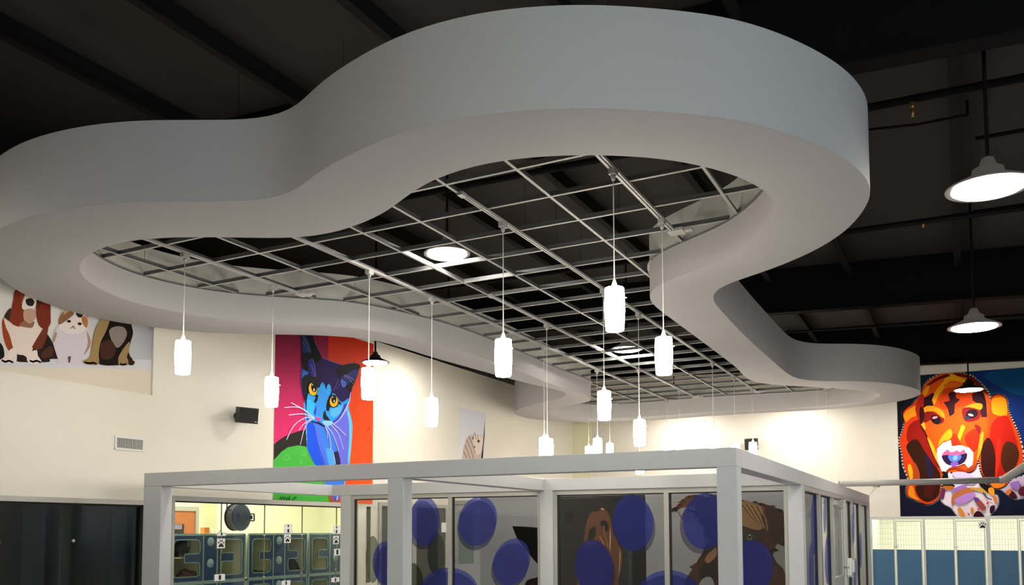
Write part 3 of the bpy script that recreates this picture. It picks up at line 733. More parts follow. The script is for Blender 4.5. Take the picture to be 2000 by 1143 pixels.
A.poly([(1803, 810), (1812, 804), (1825, 806), (1838, 815), (1844, 818), (1842, 826), (1833, 826), (1820, 820), (1806, 826)], '#7c1510')
A.ell(1828, 820, 11, 8, '#1c0e14', 38); A.ell(1826, 816, 5.5, 2.4, '#e08a96', -12); A.ell(1833, 824, 4, 5, '#14141c')
A.poly([(1879, 800), (1895, 796), (1914, 803), (1912, 818), (1895, 824), (1883, 820)], '#7c1414')
A.ell(1898, 809, 12, 9, '#160e14', -18); A.ell(1896, 811, 5.5, 2.2, '#e6a0aa', 14); A.ell(1889, 817, 5, 3.6, '#1c2a44')
A.poly([(1797, 797), (1803, 797), (1806, 812), (1803, 824), (1799, 830), (1796, 812)], '#320f0e')
A.poly([(1799, 830), (1806, 826), (1808, 838), (1803, 840)], '#f0a030')
A.line([(1799, 832), (1807, 845), (1815, 862), (1828, 885)], .02, '#4a1410')
A.poly([(1879, 830), (1885, 835), (1881, 845), (1873, 865), (1868, 862), (1874, 842)], '#ffbe1c'); A.poly([(1855, 838), (1860, 850), (1853, 860), (1843, 862), (1832, 872), (1838, 855)], '#f79c18')
A.poly([(1861, 848), (1868, 850), (1877, 870), (1862, 874), (1858, 862)], '#cc2e12'); A.poly([(1885, 852), (1905, 838), (1914, 860), (1902, 882), (1890, 870)], '#c42810')
A.poly([(1903, 830), (1915, 835), (1912, 848)], '#7c1818'); A.poly([(1915, 850), (1921, 845), (1918, 875), (1908, 900), (1910, 880)], '#f29a24')
A.poly([(1811, 855), (1822, 868), (1832, 892), (1848, 920), (1840, 918), (1826, 895)], '#fba824')
A.poly([(1839, 921), (1830, 895), (1830, 877), (1842, 865), (1857, 860), (1859, 872), (1876, 870), (1893, 875), (1901, 884), (1901, 897), (1899, 909), (1891, 915), (1884, 906), (1869, 911), (1854, 914), (1848, 921)], '#f2e6ec', sm=False)
A.poly([(1840, 890), (1852, 888), (1869, 888), (1887, 885), (1888, 895), (1881, 905), (1866, 910), (1851, 908), (1842, 899)], '#291a42')
A.poly([(1852, 890), (1872, 888), (1878, 893), (1870, 902), (1858, 902)], '#5476d4'); A.poly([(1862, 892), (1870, 890), (1869, 898), (1862, 899)], '#7cb0e8')
A.poly([(1840, 889), (1848, 880), (1862, 877), (1875, 883), (1882, 878), (1885, 886), (1868, 889), (1852, 889)], '#e45a8e'); A.poly([(1852, 878), (1862, 875), (1868, 880), (1858, 884)], '#e8b4d8')
A.poly([(1858, 904), (1872, 904), (1866, 912), (1858, 911)], '#8a58c0')
A.poly([(1848, 920), (1860, 912), (1872, 913), (1885, 919), (1900, 913), (1908, 904), (1906, 915), (1895, 922), (1880, 921), (1865, 915)], '#a83a22')
A.poly([(1860, 924), (1880, 922), (1900, 930), (1905, 945), (1885, 945), (1868, 935)], '#cfc0e8')
A.poly([(1841, 928), (1850, 925), (1853, 935), (1860, 945), (1865, 950), (1850, 955), (1842, 948)], '#101016')
A.poly([(1912, 945), (1924, 945), (1935, 955), (1932, 963), (1920, 955)], '#1a1014'); A.poly([(1930, 955), (1940, 953), (1942, 968), (1933, 965)], '#f0a020')
A.poly([(1840, 955), (1847, 955), (1843, 975), (1838, 973)], '#6a2c58'); A.poly([(1842, 950), (1860, 950), (1862, 955), (1848, 957)], '#c06828')
A.poly([(1862, 965), (1880, 955), (1905, 953), (1895, 963), (1872, 972), (1862, 988), (1858, 978)], '#bc6e42'); A.poly([(1858, 960), (1872, 950), (1890, 947), (1880, 955), (1862, 963)], '#a070c8')
A.poly([(1866, 975), (1895, 962), (1905, 968), (1888, 982), (1870, 985)], '#b884d0'); A.poly([(1893, 955), (1915, 953), (1930, 965), (1920, 962), (1902, 957)], '#d0a040')
A.poly([(1902, 975), (1910, 973), (1925, 990), (1923, 997), (1915, 995)], '#a04a44'); A.poly([(1902, 974), (1909, 972), (1911, 979), (1905, 980)], '#6a3a98')
A.poly([(1902, 1005), (1911, 998), (1923, 1010), (1904, 1013)], '#3c1022'); A.poly([(1934, 990), (1943, 988), (1941, 1000), (1934, 1003)], '#341430')
A.ell(1892, 1005, 2, 2.8, '#e0562e'); A.ell(1911, 995, 2.4, 2, '#e0562e'); A.ell(1929, 983, 2.4, 3, '#e0562e'); A.poly([(1870, 995), (1876, 992), (1884, 1004), (1884, 1012), (1876, 1008)], '#e08a3c'); A.poly([(1896, 992), (1901, 993), (1902, 1004), (1897, 1000)], '#e0883c')
A.poly([(1940, 970), (1947, 972), (1946, 984), (1941, 978)], '#e07a3a'); A.line([(1920, 963), (1928, 973), (1936, 976)], .02, '#4a2c48')
A.poly([(1969, 967), (1976, 958), (1987, 972), (1978, 975)], '#3c1526'); A.poly([(1989, 960), (1998, 950), (2030, 948), (2030, 970), (1995, 969)], '#5a1c2c'); A.poly([(1964, 960), (1977, 955), (1970, 968)], '#d8763a'); A.poly([(1972, 945), (1990, 940), (1990, 955), (1980, 955)], '#9a70c0')
A.finish(t)

# ---- dogs and cat poster in the recess
XP = XW - .034
def yv(x): return W(x, 700, 'x', XP).y
r = (2.5, Y_REC - .002, Z_REC + .0, EYE + 2.95)
t = thing('pets_poster', 'long poster of a sitting hound, calico cat and dark puppy on white, upper left wall', 'poster', (XP, 6.4, Z_REC))
board(t, 'x', XP, r, .01)
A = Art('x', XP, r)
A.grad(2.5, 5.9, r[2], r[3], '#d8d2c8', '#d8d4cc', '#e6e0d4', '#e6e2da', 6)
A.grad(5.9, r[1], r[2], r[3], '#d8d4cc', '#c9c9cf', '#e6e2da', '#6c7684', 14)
z1 = A.uv((150, 717))[1]
A.raw([(2.5, r[2]), (r[1], r[2]), (r[1], A.uv((300, 724))[1]), (A.uv((0, 715))[0], A.uv((0, 715))[1]), (2.5, z1)], hexc('#d9d0bf'))
A.raw([(2.5, z1 + .0), (A.uv((0, 715))[0], A.uv((0, 715))[1]), (r[1], A.uv((300, 724))[1]), (r[1], A.uv((300, 704))[1]), (A.uv((0, 702))[0], A.uv((0, 702))[1]), (2.5, z1 + .1)], hexc('#cfcdd2'))
A.poly([(-6, 668), (0, 670), (5, 677), (8, 690), (6, 699), (-6, 701)], '#1c1413')
A.poly([(75, 668), (88, 652), (97, 660), (104, 675), (113, 695), (112, 701), (97, 702), (96, 707), (75, 708), (30, 706), (31, 690)], '#261a18')
A.poly([(80, 690), (98, 676), (104, 685), (100, 696), (84, 700)], '#4a2c1e')
A.poly([(3, 630), (8, 618), (18, 606), (28, 640), (24, 662), (26, 684), (15, 684), (6, 660)], '#9a4420')
A.poly([(8, 616), (20, 602), (22, 625), (10, 622)], '#38302a')
A.poly([(7, 622), (15, 627), (35, 638), (60, 638), (82, 642), (73, 660), (66, 675), (60, 690), (55, 700), (45, 694), (33, 692), (25, 680), (18, 655), (11, 640)], '#e4d2c6')
A.poly([(83, 642), (94, 640), (90, 660), (82, 680), (72, 684), (61, 679), (70, 663)], '#6e3420', sm=False)
A.poly([(18, 684), (30, 680), (32, 700), (28, 708), (8, 708), (-2, 705), (6, 699), (14, 695)], '#e6d6cc'); A.poly([(53, 692), (70, 684), (73, 695), (80, 706), (74, 711), (54, 708)], '#e6d6cc')
A.line([(3, 704), (10, 707), (16, 705), (24, 708)], .02, '#5a3c30'); A.line([(58, 705), (64, 707), (70, 705), (78, 708)], .02, '#5a3c30')
A.poly([(40, 560), (28, 568), (24, 590), (18, 622), (24, 634), (38, 638), (47, 628), (46, 603), (43, 582)], '#84361f')
A.poly([(66, 570), (94, 577), (98, 620), (97, 634), (88, 643), (76, 637), (70, 618), (69, 590)], '#78301e')
A.poly([(70, 572), (84, 578), (76, 600), (72, 598)], '#4a2c1e')
A.poly([(38, 565), (44, 556), (55, 560), (66, 570), (70, 590), (66, 605), (50, 605), (42, 598)], '#94482a')
A.poly([(42, 562), (50, 557), (56, 566), (44, 569)], '#2c201c')
A.poly([(47, 578), (57, 565), (64, 568), (70, 582), (68, 600), (62, 607), (52, 606), (43, 604), (42, 595)], '#ece2da')
A.poly([(50, 585), (60, 583), (66, 590), (62, 598), (53, 597), (49, 591)], '#2a2626')
A.poly([(46, 606), (66, 605), (69, 620), (58, 631), (46, 626)], '#bf9a86'); A.poly([(36, 636), (46, 627), (56, 632), (66, 628), (62, 640), (50, 640)], '#94684e')
A.poly([(110, 640), (104, 652), (102, 668), (108, 690), (113, 705), (112, 712), (134, 713), (155, 713), (156, 705), (166, 692), (174, 680), (175, 665), (171, 650), (165, 640), (140, 635)], '#cfc6ce')
A.poly([(168, 648), (176, 665), (173, 680), (162, 694), (170, 672)], '#a88878'); A.poly([(106, 650), (110, 652), (105, 668), (102, 665)], '#a88878')
A.poly([(115, 620), (118, 611), (124, 605), (135, 605), (150, 608), (165, 616), (170, 630), (167, 643), (152, 652), (132, 652), (116, 643), (113, 630)], '#e2d6d0')
A.poly([(116, 618), (122, 609), (135, 606), (143, 613), (134, 622), (120, 632), (114, 634), (113, 626)], '#8c6444'); A.poly([(147, 612), (160, 613), (158, 620), (151, 620)], '#2c2624'); A.poly([(158, 620), (168, 620), (170, 632), (167, 641), (160, 632)], '#b07440')
A.poly([(122, 616), (124, 604.5), (134, 608)], '#c8a488', sm=False); A.poly([(162, 617), (173, 613.5), (170, 626)], '#c8a090', sm=False)
A.ell(133, 628, 4, 2.7, '#1e1410', 5); A.ell(154, 633, 4, 2.7, '#1e1410', 5); A.poly([(139, 636), (144, 637), (141, 640)], '#b87a74', sm=False); A.line([(136, 642), (141, 639), (145, 643)], .008, '#8c746c')
A.poly([(131, 697), (137, 696), (135, 709), (132, 709)], '#5c4640', sm=False)
A.poly([(207, 605), (248, 612), (255, 635), (258, 652), (253, 670), (250, 690), (258, 705), (248, 712), (195, 713), (190, 690), (196, 660), (203, 640)], '#17100e')
A.poly([(200, 618), (212, 614), (212, 628), (204, 650), (195, 668), (191, 690), (190, 712), (166, 712), (160, 706), (172, 700), (176, 688), (180, 665), (184, 645), (194, 626)], '#9a8054')
A.poly([(212, 645), (225, 638), (240, 640), (246, 652), (240, 668), (228, 680), (220, 672), (214, 660)], '#8a7c76'); A.poly([(195, 672), (214, 665), (224, 682), (216, 700), (196, 700)], '#42281e')
A.poly([(231, 695), (240, 680), (251, 668), (250, 685), (246, 698), (251, 712), (232, 714), (229, 705)], '#9a7e58'); A.poly([(250, 690), (254, 703), (261, 706), (259, 713), (249, 712)], '#2e201a')
A.line([(164, 708), (172, 710), (180, 709), (186, 711)], .02, '#3a2a1c'); A.line([(233, 711), (238, 713), (244, 711)], .02, '#3a2a1c')
A.finish(t)

# ---- tabby poster
r = (14.70, 15.76, EYE + .6, EYE + 2.355)
t = thing('tabby_poster', 'pale poster of a striped tabby cat on the left wall just above the booth beam', 'poster', (XW, 15.2, EYE + .6))
board(t, 'x', XW + .004, r, .01)
A = Art('x', XW + .004, r)
A.grad(*r, '#efeff2', '#efeff2', '#d2d3dc', '#cccdd8', 6)
A.poly([(904, 910), (904, 880), (907, 868), (912, 855), (922, 849), (932, 849), (942, 851), (945, 862), (942, 882), (938, 905)], '#cdb9b0', sm=True)
A.poly([(925, 852), (935, 850), (942, 855), (943, 872), (938, 885), (930, 888), (924, 875)], '#e2d2cc')
for q in ([(908, 870), (914, 885), (918, 900)], [(911, 860), (919, 878), (925, 900)], [(905, 882), (911, 895)], [(915, 853), (921, 866), (928, 885)], [(928, 849), (929, 858)], [(933, 850), (933, 858)]): A.line(q, .022, '#7c625a')
A.ell(934, 862, 3, 3.2, '#8c8448'); A.ell(934, 862, 1.2, 2.2, '#14140e'); A.ell(923, 856, 1.6, 3.4, '#8c8448'); A.poly([(925, 870), (928, 873), (925, 876)], '#7a3c34', sm=False)
A.poly([(945.4, 820), (946, 850), (944, 870), (942, 905), (938, 905), (941, 880), (944, 855)], '#2c2420', sm=False)
A.poly([(925, 843), (926, 849), (928, 849)], '#6a544c', sm=False)
A.finish(t)

# ================================================================ SPEAKERS, VENT
def speaker(ax, px, c, w, h, d, lab, yaw):
    base = W(*px, ax, c)
    t = thing('wall_speaker', lab, 'speaker', base, 'black wall speakers')
    o = Vector((1, 0, 0)) if ax == 'x' else Vector((0, -1, 0)); s = Vector((0, 1, 0)) if ax == 'x' else Vector((1, 0, 0)); u = Vector((0, 0, 1))
    Rm = Matrix.Rotation(yaw, 3, 'Z') @ Matrix.Rotation(0.14, 3, s)
    ctr = base + o * (d * .5 + .09)
    def q(a, b, cc): return ctr + Rm @ (s * a + o * b + u * cc)
    m = MB(); m.hexa([q(-w * .4, -d / 2, -h / 2), q(w * .4, -d / 2, -h / 2), q(w / 2, d / 2, -h / 2), q(-w / 2, d / 2, -h / 2), q(-w * .4, -d / 2, h / 2), q(w * .4, -d / 2, h / 2), q(w / 2, d / 2, h / 2), q(-w / 2, d / 2, h / 2)])
    m.build('cabinet', M_BLACK, t)
    m = MB(); m.hexa([q(-w * .47, d / 2, -h * .46), q(w * .47, d / 2, -h * .46), q(w * .46, d / 2 + .012, -h * .45), q(-w * .46, d / 2 + .012, -h * .45), q(-w * .47, d / 2, h * .46), q(w * .47, d / 2, h * .46), q(w * .46, d / 2 + .012, h * .45), q(-w * .46, d / 2 + .012, h * .45)])
    m.build('grille', mat('black_speaker_mesh', (.014, .014, .014), .8, noise=.4, nscale=90), t)
    m = MB(); m.tube(base + o * .002, ctr, .018); m.lathe([(.045, 0), (.045, .012), (.0, .013)], base, 16, 'x' if ax == 'x' else 'y'); m.build('wall_bracket', M_BLACK, t)
    m = MB(); m.hexa([q(w * .3, d / 2 + .012, -h * .40), q(w * .42, d / 2 + .012, -h * .40), q(w * .42, d / 2 + .015, -h * .40), q(w * .3, d / 2 + .015, -h * .40), q(w * .3, d / 2 + .012, -h * .35), q(w * .42, d / 2 + .012, -h * .35), q(w * .42, d / 2 + .015, -h * .35), q(w * .3, d / 2 + .015, -h * .35)])
    m.build('badge', M_WHITE, t)
speaker('x', (461, 813), XW, .27, .205, .17, 'black speaker on the cream left wall beside the blue cat painting', -0.35)
speaker('y', (1472, 869), YF, .29, .25, .17, 'far black speaker on the back wall, partly behind a small pendant', 0.0)
a, b = W(227, 853, 'x', XW), W(277.5, 881, 'x', XW)
t = thing('air_vent', 'white louvred air vent on the left wall above the dark glass front', 'vent', (XW, (a.y + b.y) / 2, b.z))
y0, y1, z0, z1 = a.y, b.y, b.z + .01, a.z - .01
m = MB(); fw = .022
m.box(XW, XW + .012, y0 - fw, y0, z0 - fw, z1 + fw); m.box(XW, XW + .012, y1, y1 + fw, z0 - fw, z1 + fw); m.box(XW, XW + .012, y0, y1, z1, z1 + fw); m.box(XW, XW + .016, y0 - fw, y1 + fw, z0 - fw, z0)
m.build('frame', M_WHITE, t)
m = MB()
for k in range(22):
    yy = y0 + (k + .5) * (y1 - y0) / 22
    m.bar((XW + .006, yy, z0), (XW + .006, yy, z1), .010, .0025, up=(1, .5, 0))
m.build('louvres', M_WHITE, t)
m = MB(); m.box(XW + .0005, XW + .0015, y0, y1, z0, z1); m.build('duct_opening', M_PURL, t)

# ================================================================ LEFT DARK STOREFRONT
Z0D = EYE + .335
struct_f = []
def storefront(y0, y1, z1, name, label):
    t = thing(name, label, 'storefront', (XW, (y0 + y1) / 2, 0))
    return t
t = storefront(0.5, Y_D1, Z0D, 'dark_storefront', 'dark glazed storefront in a grey metal frame at the lower left')
m = MB(); zt = Z_HEADD
m.box(XW - .12, XW + .03, .5, Y_D1, zt - .055, zt); m.box(XW - .12, XW + .03, Y_D1 - .04, Y_D1, 0, zt - .055); m.box(XW - .12, XW + .03, .5, .56, 0, zt - .055)
m.build('frame', M_ALU, t)
m = MB(); m.box(XW - .10, XW - .02, .56, Y_D1 - .04, zt - .075, zt - .055); m.box(XW - .10, XW - .02, Y_D1 - .075, Y_D1 - .04, 0, zt - .055); m.build('gasket', M_GASK, t)
yj = W(148, 1100, 'x', XW).y; yk = W(1, 1100, 'x', XW).y
for k, (ya, yb) in enumerate(((.56, yk - .003), (yk + .003, yj - .003), (yj + .003, Y_D1 - .075))):
    m = MB(); m.box(XW - .066, XW - .054, ya, yb, .05, zt - .075); m.build('glass_pane', M_GLASSD, t)
for yy in (yk, yj):
    p = W(148 if yy == yj else 1, 1057 if yy == yj else 1060, 'x', XW)
    m = MB(); m.lathe([(.02, 0), (.02, .012), (.0, .016)], (XW - .054, yy, p.z), 16, 'x'); m.build('glass_clamp', M_STEEL, t)
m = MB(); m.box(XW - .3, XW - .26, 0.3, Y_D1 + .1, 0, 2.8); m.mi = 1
for pxx, ww in ((80, .22), (105, .10), (232, .10)):  # paler upright strips: faint reflections in the dark glass, put in as colour
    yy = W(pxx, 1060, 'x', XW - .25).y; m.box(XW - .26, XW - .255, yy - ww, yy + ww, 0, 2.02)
struct(m.build('dark_backing_reflections', [M_DKROOM, mat('grey_green_reflection', (.22, .26, .25), .8)]))

# ================================================================ CAT ROOM
zt = Z_HEAD
t = thing('cat_room_window', 'large interior window in a grey frame showing the cat cages', 'window', (XW, 9.6, 0))
m = MB(); m.box(XW - .12, XW + .03, Y_C0, Y_C1, zt - .06, zt); m.box(XW - .12, XW + .03, Y_C0, Y_C0 + .045, 0, zt - .06); m.box(XW - .12, XW + .03, Y_C1 - .045, Y_C1, 0, zt - .06); m.build('frame', M_ALU, t)
m = MB(); m.box(XW - .1, XW - .02, Y_C0 + .045, Y_C1 - .045, zt - .075, zt - .06); m.build('gasket', M_GASK, t)
js = [Y_C0 + .045] + [W(x, 1030, 'x', XW - .06).y for x in (432, 516.5, 590, 657)] + [Y_C1 - .045]
for a, b in zip(js[:-1], js[1:]):
    m = MB(); m.box(XW - .066, XW - .054, a + .004, b - .004, .05, zt - .075); m.build('glass_pane', M_GLASS, t)
m = MB()
for yy in js[1:-1]: m.box(XW - .068, XW - .052, yy - .004, yy + .004, .05, zt - .075)
m.build('glass_joint', mat('olive_silicone', (.16, .17, .10), .5), t)
for x, y in ((516, 1046), (589.5, 1045), (588, 1119), (515, 1128), (655, 1113)):
    p = W(x, y, 'x', XW - .05); m = MB(); m.lathe([(.013, 0), (.013, .012), (.0, .015)], p, 14, 'x'); m.build('glass_clamp', M_STEEL, t)
# room shell
XB = -12.3
m = MB(); m.box(XB - .1, XB, 5.2, 15.5, 0, 3.3); struct(m.build('wall_cat_room_back', M_YWALL))
m = MB(); m.box(XB, XW - .25, 5.1, 5.2, 0, 3.3); m.box(XB, XW - .25, 15.4, 15.5, 0, 3.3); struct(m.build('wall_cat_room_sides', M_YWALL))
m = MB(); m.box(XB, XW - .25, 5.2, 15.4, 3.3, 3.4); struct(m.build('ceiling_cat_room', M_YWALL))
m = MB(); ycol = W(398, 1000, 'x', XB).y; m.box(XB, XB + .35, ycol, ycol + .9, 0, 3.3); struct(m.build('wall_cat_room_pier', mat('bright_yellow_wall', (.86, .86, .58), .8)))
# orange door with frame
a, b = W(340, 998, 'x', XB + .03), W(381, 998, 'x', XB + .03)
m = MB(); m.box(XB, XB + .03, a.y - .6, b.y, 0, a.z); d = struct(m.build('door_1', M_ODOOR))
m = MB(); m.box(XB, XB + .06, b.y, b.y + .07, 0, a.z + .08); m.box(XB, XB + .06, a.y - .7, b.y, a.z, a.z + .08); m.build('door_frame', M_ALU, d)
m = MB(); p = W(355, 1035, 'x', XB + .1); m.box(XB + .03, XB + .05, p.y - .1, p.y + .1, p.z - .15, p.z + .1); m.build('door_window', M_BLACK, d)
# notices
def card(px0, px1, ax, c, name, label, cat, ink=None, group=None, inkmat=None, parent=None, th=.003):
    a, b = W(*px0, ax, c), W(*px1, ax, c)
    m = MB()
    if ax == 'x': m.box(c, c + th, min(a.y, b.y), max(a.y, b.y), min(a.z, b.z), max(a.z, b.z))
    else: m.box(min(a.x, b.x), max(a.x, b.x), c - th, c, min(a.z, b.z), max(a.z, b.z))
    t = thing(name, label, cat, ((a + b) / 2), group)
    m.build('card', M_PAPER, t)
    if ink: 
        m2 = MB(); ink(m2, a, b, c + th + .0006 if ax == 'x' else c - th - .0006); m2.build('print', inkmat or M_INK, t)
    return t
def paw(m, a, b, c, ax='x'):
    """a paw print: four toes and a heart-shaped pad"""
    y0, y1, z0, z1 = (min(a.y, b.y), max(a.y, b.y), min(a.z, b.z), max(a.z, b.z)) if ax == 'x' else (min(a.x, b.x), max(a.x, b.x), min(a.z, b.z), max(a.z, b.z))
    def P(u, v): 
        yy, zz = y0 + u * (y1 - y0), z0 + v * (z1 - z0)
        return (c, yy, zz) if ax == 'x' else (yy, c, zz)
    off = (.0006, 0, 0) if ax == 'x' else (0, -.0006, 0)
    for cx, cy, rx, ry, rot in ((.17, .58, .075, .13, .35), (.38, .76, .075, .14, .1), (.62, .76, .075, .14, -.1), (.83, .58, .075, .13, -.35)):
        m.prism([P(cx + rx * math.cos(k) * math.cos(rot) - ry * math.sin(k) * math.sin(rot), cy + rx * math.cos(k) * math.sin(rot) + ry * math.sin(k) * math.cos(rot)) for k in [2 * math.pi * i / 12 for i in range(12)]], off)
    m.prism([P(u, v) for u, v in ((.5, .55), (.62, .47), (.78, .33), (.84, .2), (.76, .1), (.62, .12), (.5, .16), (.38, .12), (.24, .1), (.16, .2), (.22, .33), (.38, .47))], off)
def tick(m, a, b, c):
    y, z = (a.y + b.y) / 2, (a.z + b.z) / 2; h = abs(a.z - b.z) * .36; w = h * .7
    m.box(c, c + .0006, y - w, y + w, z - h, z + h)
def lines3(m, a, b, c):
    y0, y1, z0, z1 = min(a.y, b.y), max(a.y, b.y), min(a.z, b.z), max(a.z, b.z)
    for v in (.25, .55, .8): m.box(c, c + .0006, y0 + .1 * (y1 - y0), y1 - .1 * (y1 - y0), z0 + v * (z1 - z0), z0 + (v + .09) * (z1 - z0))
XS = XW - .052
XC = -9.1
for k, (p0, p1, lab) in enumerate((((424, 1052.5), (439, 1071), 'white card with a black paw print at the top of the left cat cages'),
                                   ((555, 1044), (567.5, 1060.5), 'white card with a black paw print at the top of the middle cat cages'),
                                   ((651, 1047), (661.5, 1063), 'white card with a black paw print at the top of the right cat cages'))):
    card(p0, p1, 'x', XS, 'paw_sign', lab, 'sign', paw, 'paw print signs')
for p0, p1, lab in (((424, 1039.5), (441, 1047), 'small white name card above the left paw print sign'), ((419, 1122.5), (439, 1134), 'white name card between the left upper and lower cages'),
                    ((554.5, 1024), (571, 1031), 'small white card topmost above the middle paw print sign'), ((554, 1032), (571.5, 1042), 'white name card directly above the middle paw print sign'),
                    ((650, 1026.5), (664.5, 1033), 'small white card topmost above the right paw print sign'), ((649, 1034), (665, 1043), 'white name card directly above the right paw print sign'),
                    ((652.5, 1072.5), (664.5, 1085), 'white note under the right paw print sign'), ((550, 1135), (567, 1142.9), 'white name card at the lower middle cages'), ((647, 1129), (662.5, 1136.5), 'white name card at the lower right cages')):
    card(p0, p1, 'x', XS, 'name_card', lab, 'card', tick, 'cage name cards')
card((342, 1024.5), (355, 1034), 'x', XS, 'door_notice', 'white notice with red lettering at the left edge of the cat room window', 'notice', lines3, None, M_RED)

# ---- cages
def rrect(y0, y1, z0, z1, r, n=5):
    out = []
    for cy, cz, a0 in ((y1 - r, z1 - r, 0), (y0 + r, z1 - r, 90), (y0 + r, z0 + r, 180), (y1 - r, z0 + r, 270)):
        for k in range(n + 1):
            a = math.radians(a0 + 90 * k / n); out.append((cy + r * math.cos(a), cz + r * math.sin(a)))
    return out
def cage_hole(y0, y1, z0, z1, side):
    """door opening: rounded rectangle with a tongue reaching in from the column side (+1: from the right)"""
    r = .06; zm = (z0 + z1) / 2; th = .058; tl = (y1 - y0) * .60; n = 4
    def arc(cy, cz, rr, a0, a1): return [(cy + rr * math.cos(math.radians(a0 + (a1 - a0) * k / n)), cz + rr * math.sin(math.radians(a0 + (a1 - a0) * k / n))) for k in range(n + 1)]
    P = arc(y1 - r, z1 - r, r, 0, 90) + arc(y0 + r, z1 - r, r, 90, 180) + arc(y0 + r, z0 + r, r, 180, 270) + arc(y1 - r, z0 + r, r, 270, 360)
    P += arc(y1 - r * .7, zm - th - r * .7, r * .7, 0, 90) + arc(y1 - tl + .03, zm - th + .03, .03, 270, 180) + arc(y1 - tl + .03, zm + th - .03, .03, 180, 90) + arc(y1 - r * .7, zm + th + r * .7, r * .7, 270, 360)
    if side < 0: P = [(y0 + y1 - p[0], p[1]) for p in P][::-1]
    return P
def door_panel(t, y0, y1, z0, z1, side):
    hole = cage_hole(y0 + .055, y1 - .055, z0 + .06, z1 - .06, side)
    outer = [(y0, z0), (y1, z0), (y1, z1), (y0, z1)]
    tri = tessellate_polygon([[Vector((a, b, 0)) for a, b in outer], [Vector((a, b, 0)) for a, b in hole]])
    P = outer + hole; m = MB()
    F = [m.bm.verts.new((XC + .014, *p)) for p in P]; B = [m.bm.verts.new((XC - .006, *p)) for p in P]
    for q in tri:
        m.bm.faces.new([F[i] for i in q]); m.bm.faces.new([B[i] for i in q][::-1])
    for lo, hi in ((0, 4), (4, len(P))):
        n = hi - lo
        for i in range(n): m.bm.faces.new((F[lo + i], F[lo + (i + 1) % n], B[lo + (i + 1) % n], B[lo + i]))
    d = m.build('door', M_BLUE, t)
    m = MB(); n = len(hole)
    for i in range(n): m.tube((XC + .014, *hole[i]), (XC + .014, *hole[(i + 1) % n]), .0075, n=6)
    m.build('edge_trim', M_MINT, d)
    return d
def cage(y0, ya, yb, y1, z0, z1, label, doors=(1, 1)):
    t = thing('cat_cage', label, 'cat cage', (XC, (y0 + y1) / 2, z0), 'blue cat cages behind the window')
    m = MB(); e = .022
    for yy in (y0, ya, yb, y1): m.box(XC - .01, XC + .012, yy - e * .5, yy + e * .5, z0, z1)
    for zz in (z0, z1): m.box(XC - .01, XC + .012, y0, y1, zz - e * .5, zz + e * .5)
    m.build('frame', M_MINT, t)
    m = MB(); D = .62; w = .008
    m.box(XC - D, XC - .012, y0 + .012, y0 + .012 + w, z0 + .012, z1 - .012); m.box(XC - D, XC - .012, y1 - .012 - w, y1 - .012, z0 + .012, z1 - .012)
    m.box(XC - D, XC - .012, y0 + .02, y1 - .02, z0 + .012, z0 + .012 + w); m.box(XC - D - w, XC - D, y0 + .012, y1 - .012, z0 + .012, z1 - .012)
    m.box(XC - D, XC - .012, ya, ya + w, z0 + .02, z1 - .02); m.box(XC - D, XC - .012, yb - w, yb, z0 + .02, z1 - .02)
    m.box(XC - D, XC - .012, y0 + .02, y1 - .02, z1 - .012 - w, z1 - .012)
    m.build('interior', M_OLIVE, t)
    if doors[0]: door_panel(t, y0 + .012, ya - .012, z0 + .012, z1 - .012, 1)
    if doors[1]: door_panel(t, yb + .012, y1 - .012, z0 + .012, z1 - .012, -1)
    m = MB(); m.box(XC - .006, XC + .010, ya + .012, yb - .012, z0 + .012, z1 - .012); m.build('centre_panel', M_BLUE, t)
    for f in (.84, .38):
        zc = z0 + (z1 - z0) * f; yc = (ya + yb) / 2 + .0
        m = MB(); m.lathe([(.062, 0), (.062, .004), (.0, .005)], (XC + .010, yc, zc), 24, 'x'); d = m.build('portal_disc', M_DISC, t)
    return t
def yc(x): return W(x, 1060, 'x', XC).y
zA, zB, zC, zD = EYE - .062, EYE - .70, EYE - 1.34, 0.02
UN = [(yc(330), yc(396.5), yc(424), yc(478), 'left'), (yc(485), yc(533), yc(555.5), yc(598.5), 'middle'), (yc(603), yc(643.5), yc(664), yc(706), 'right')]
WD = {'left': 'leftmost bank', 'middle': 'middle bank', 'right': 'right bank'}
for y0, ya, yb, y1, nm in UN:
    cage(y0, ya, yb, y1, zB, zA, 'upper blue and mint cat cage of the %s in the cat room' % WD[nm])
    cage(y0, ya, yb, y1, zC, zB - .024, 'lower blue and mint cat cage of the %s in the cat room' % WD[nm])
# top rail of cages is in frames; black cat in the left upper cage
def skin(name, pts, edges, rad, material, parent=None, levels=2, root=0):
    me = bpy.data.meshes.new(name); off = Vector((0, 0, 0))
    if parent is not None: off = Vector(parent.location)
    me.from_pydata([Vector(p) - off for p in pts], edges, []); me.update()
    o = bpy.data.objects.new(name, me); COL.objects.link(o)
    sk = o.modifiers.new('skin', 'SKIN'); ss = o.modifiers.new('sub', 'SUBSURF'); ss.levels = ss.render_levels = levels
    if not me.skin_vertices: me.skin_vertices.new(name='')
    for v, r_ in zip(me.skin_vertices[0].data, rad): v.radius = (r_, r_) if not isinstance(r_, tuple) else r_
    me.skin_vertices[0].data[root].use_root = True
    sk.use_smooth_shade = True
    me.materials.append(material)
    if parent is not None: o.parent = parent
    return o
zf = zB + .02 + .30
p = W(350, 1086, 'x', XC - .22)
base = Vector((XC - .22, p.y, p.z))
t = thing('black_cat', 'black cat bending its head down on the shelf of the upper left cage', 'cat', base)
def c3(x, y, dx=0.0): q = W(x, y, 'x', XC - .22); return Vector((XC - .22 + dx, q.y, q.z))
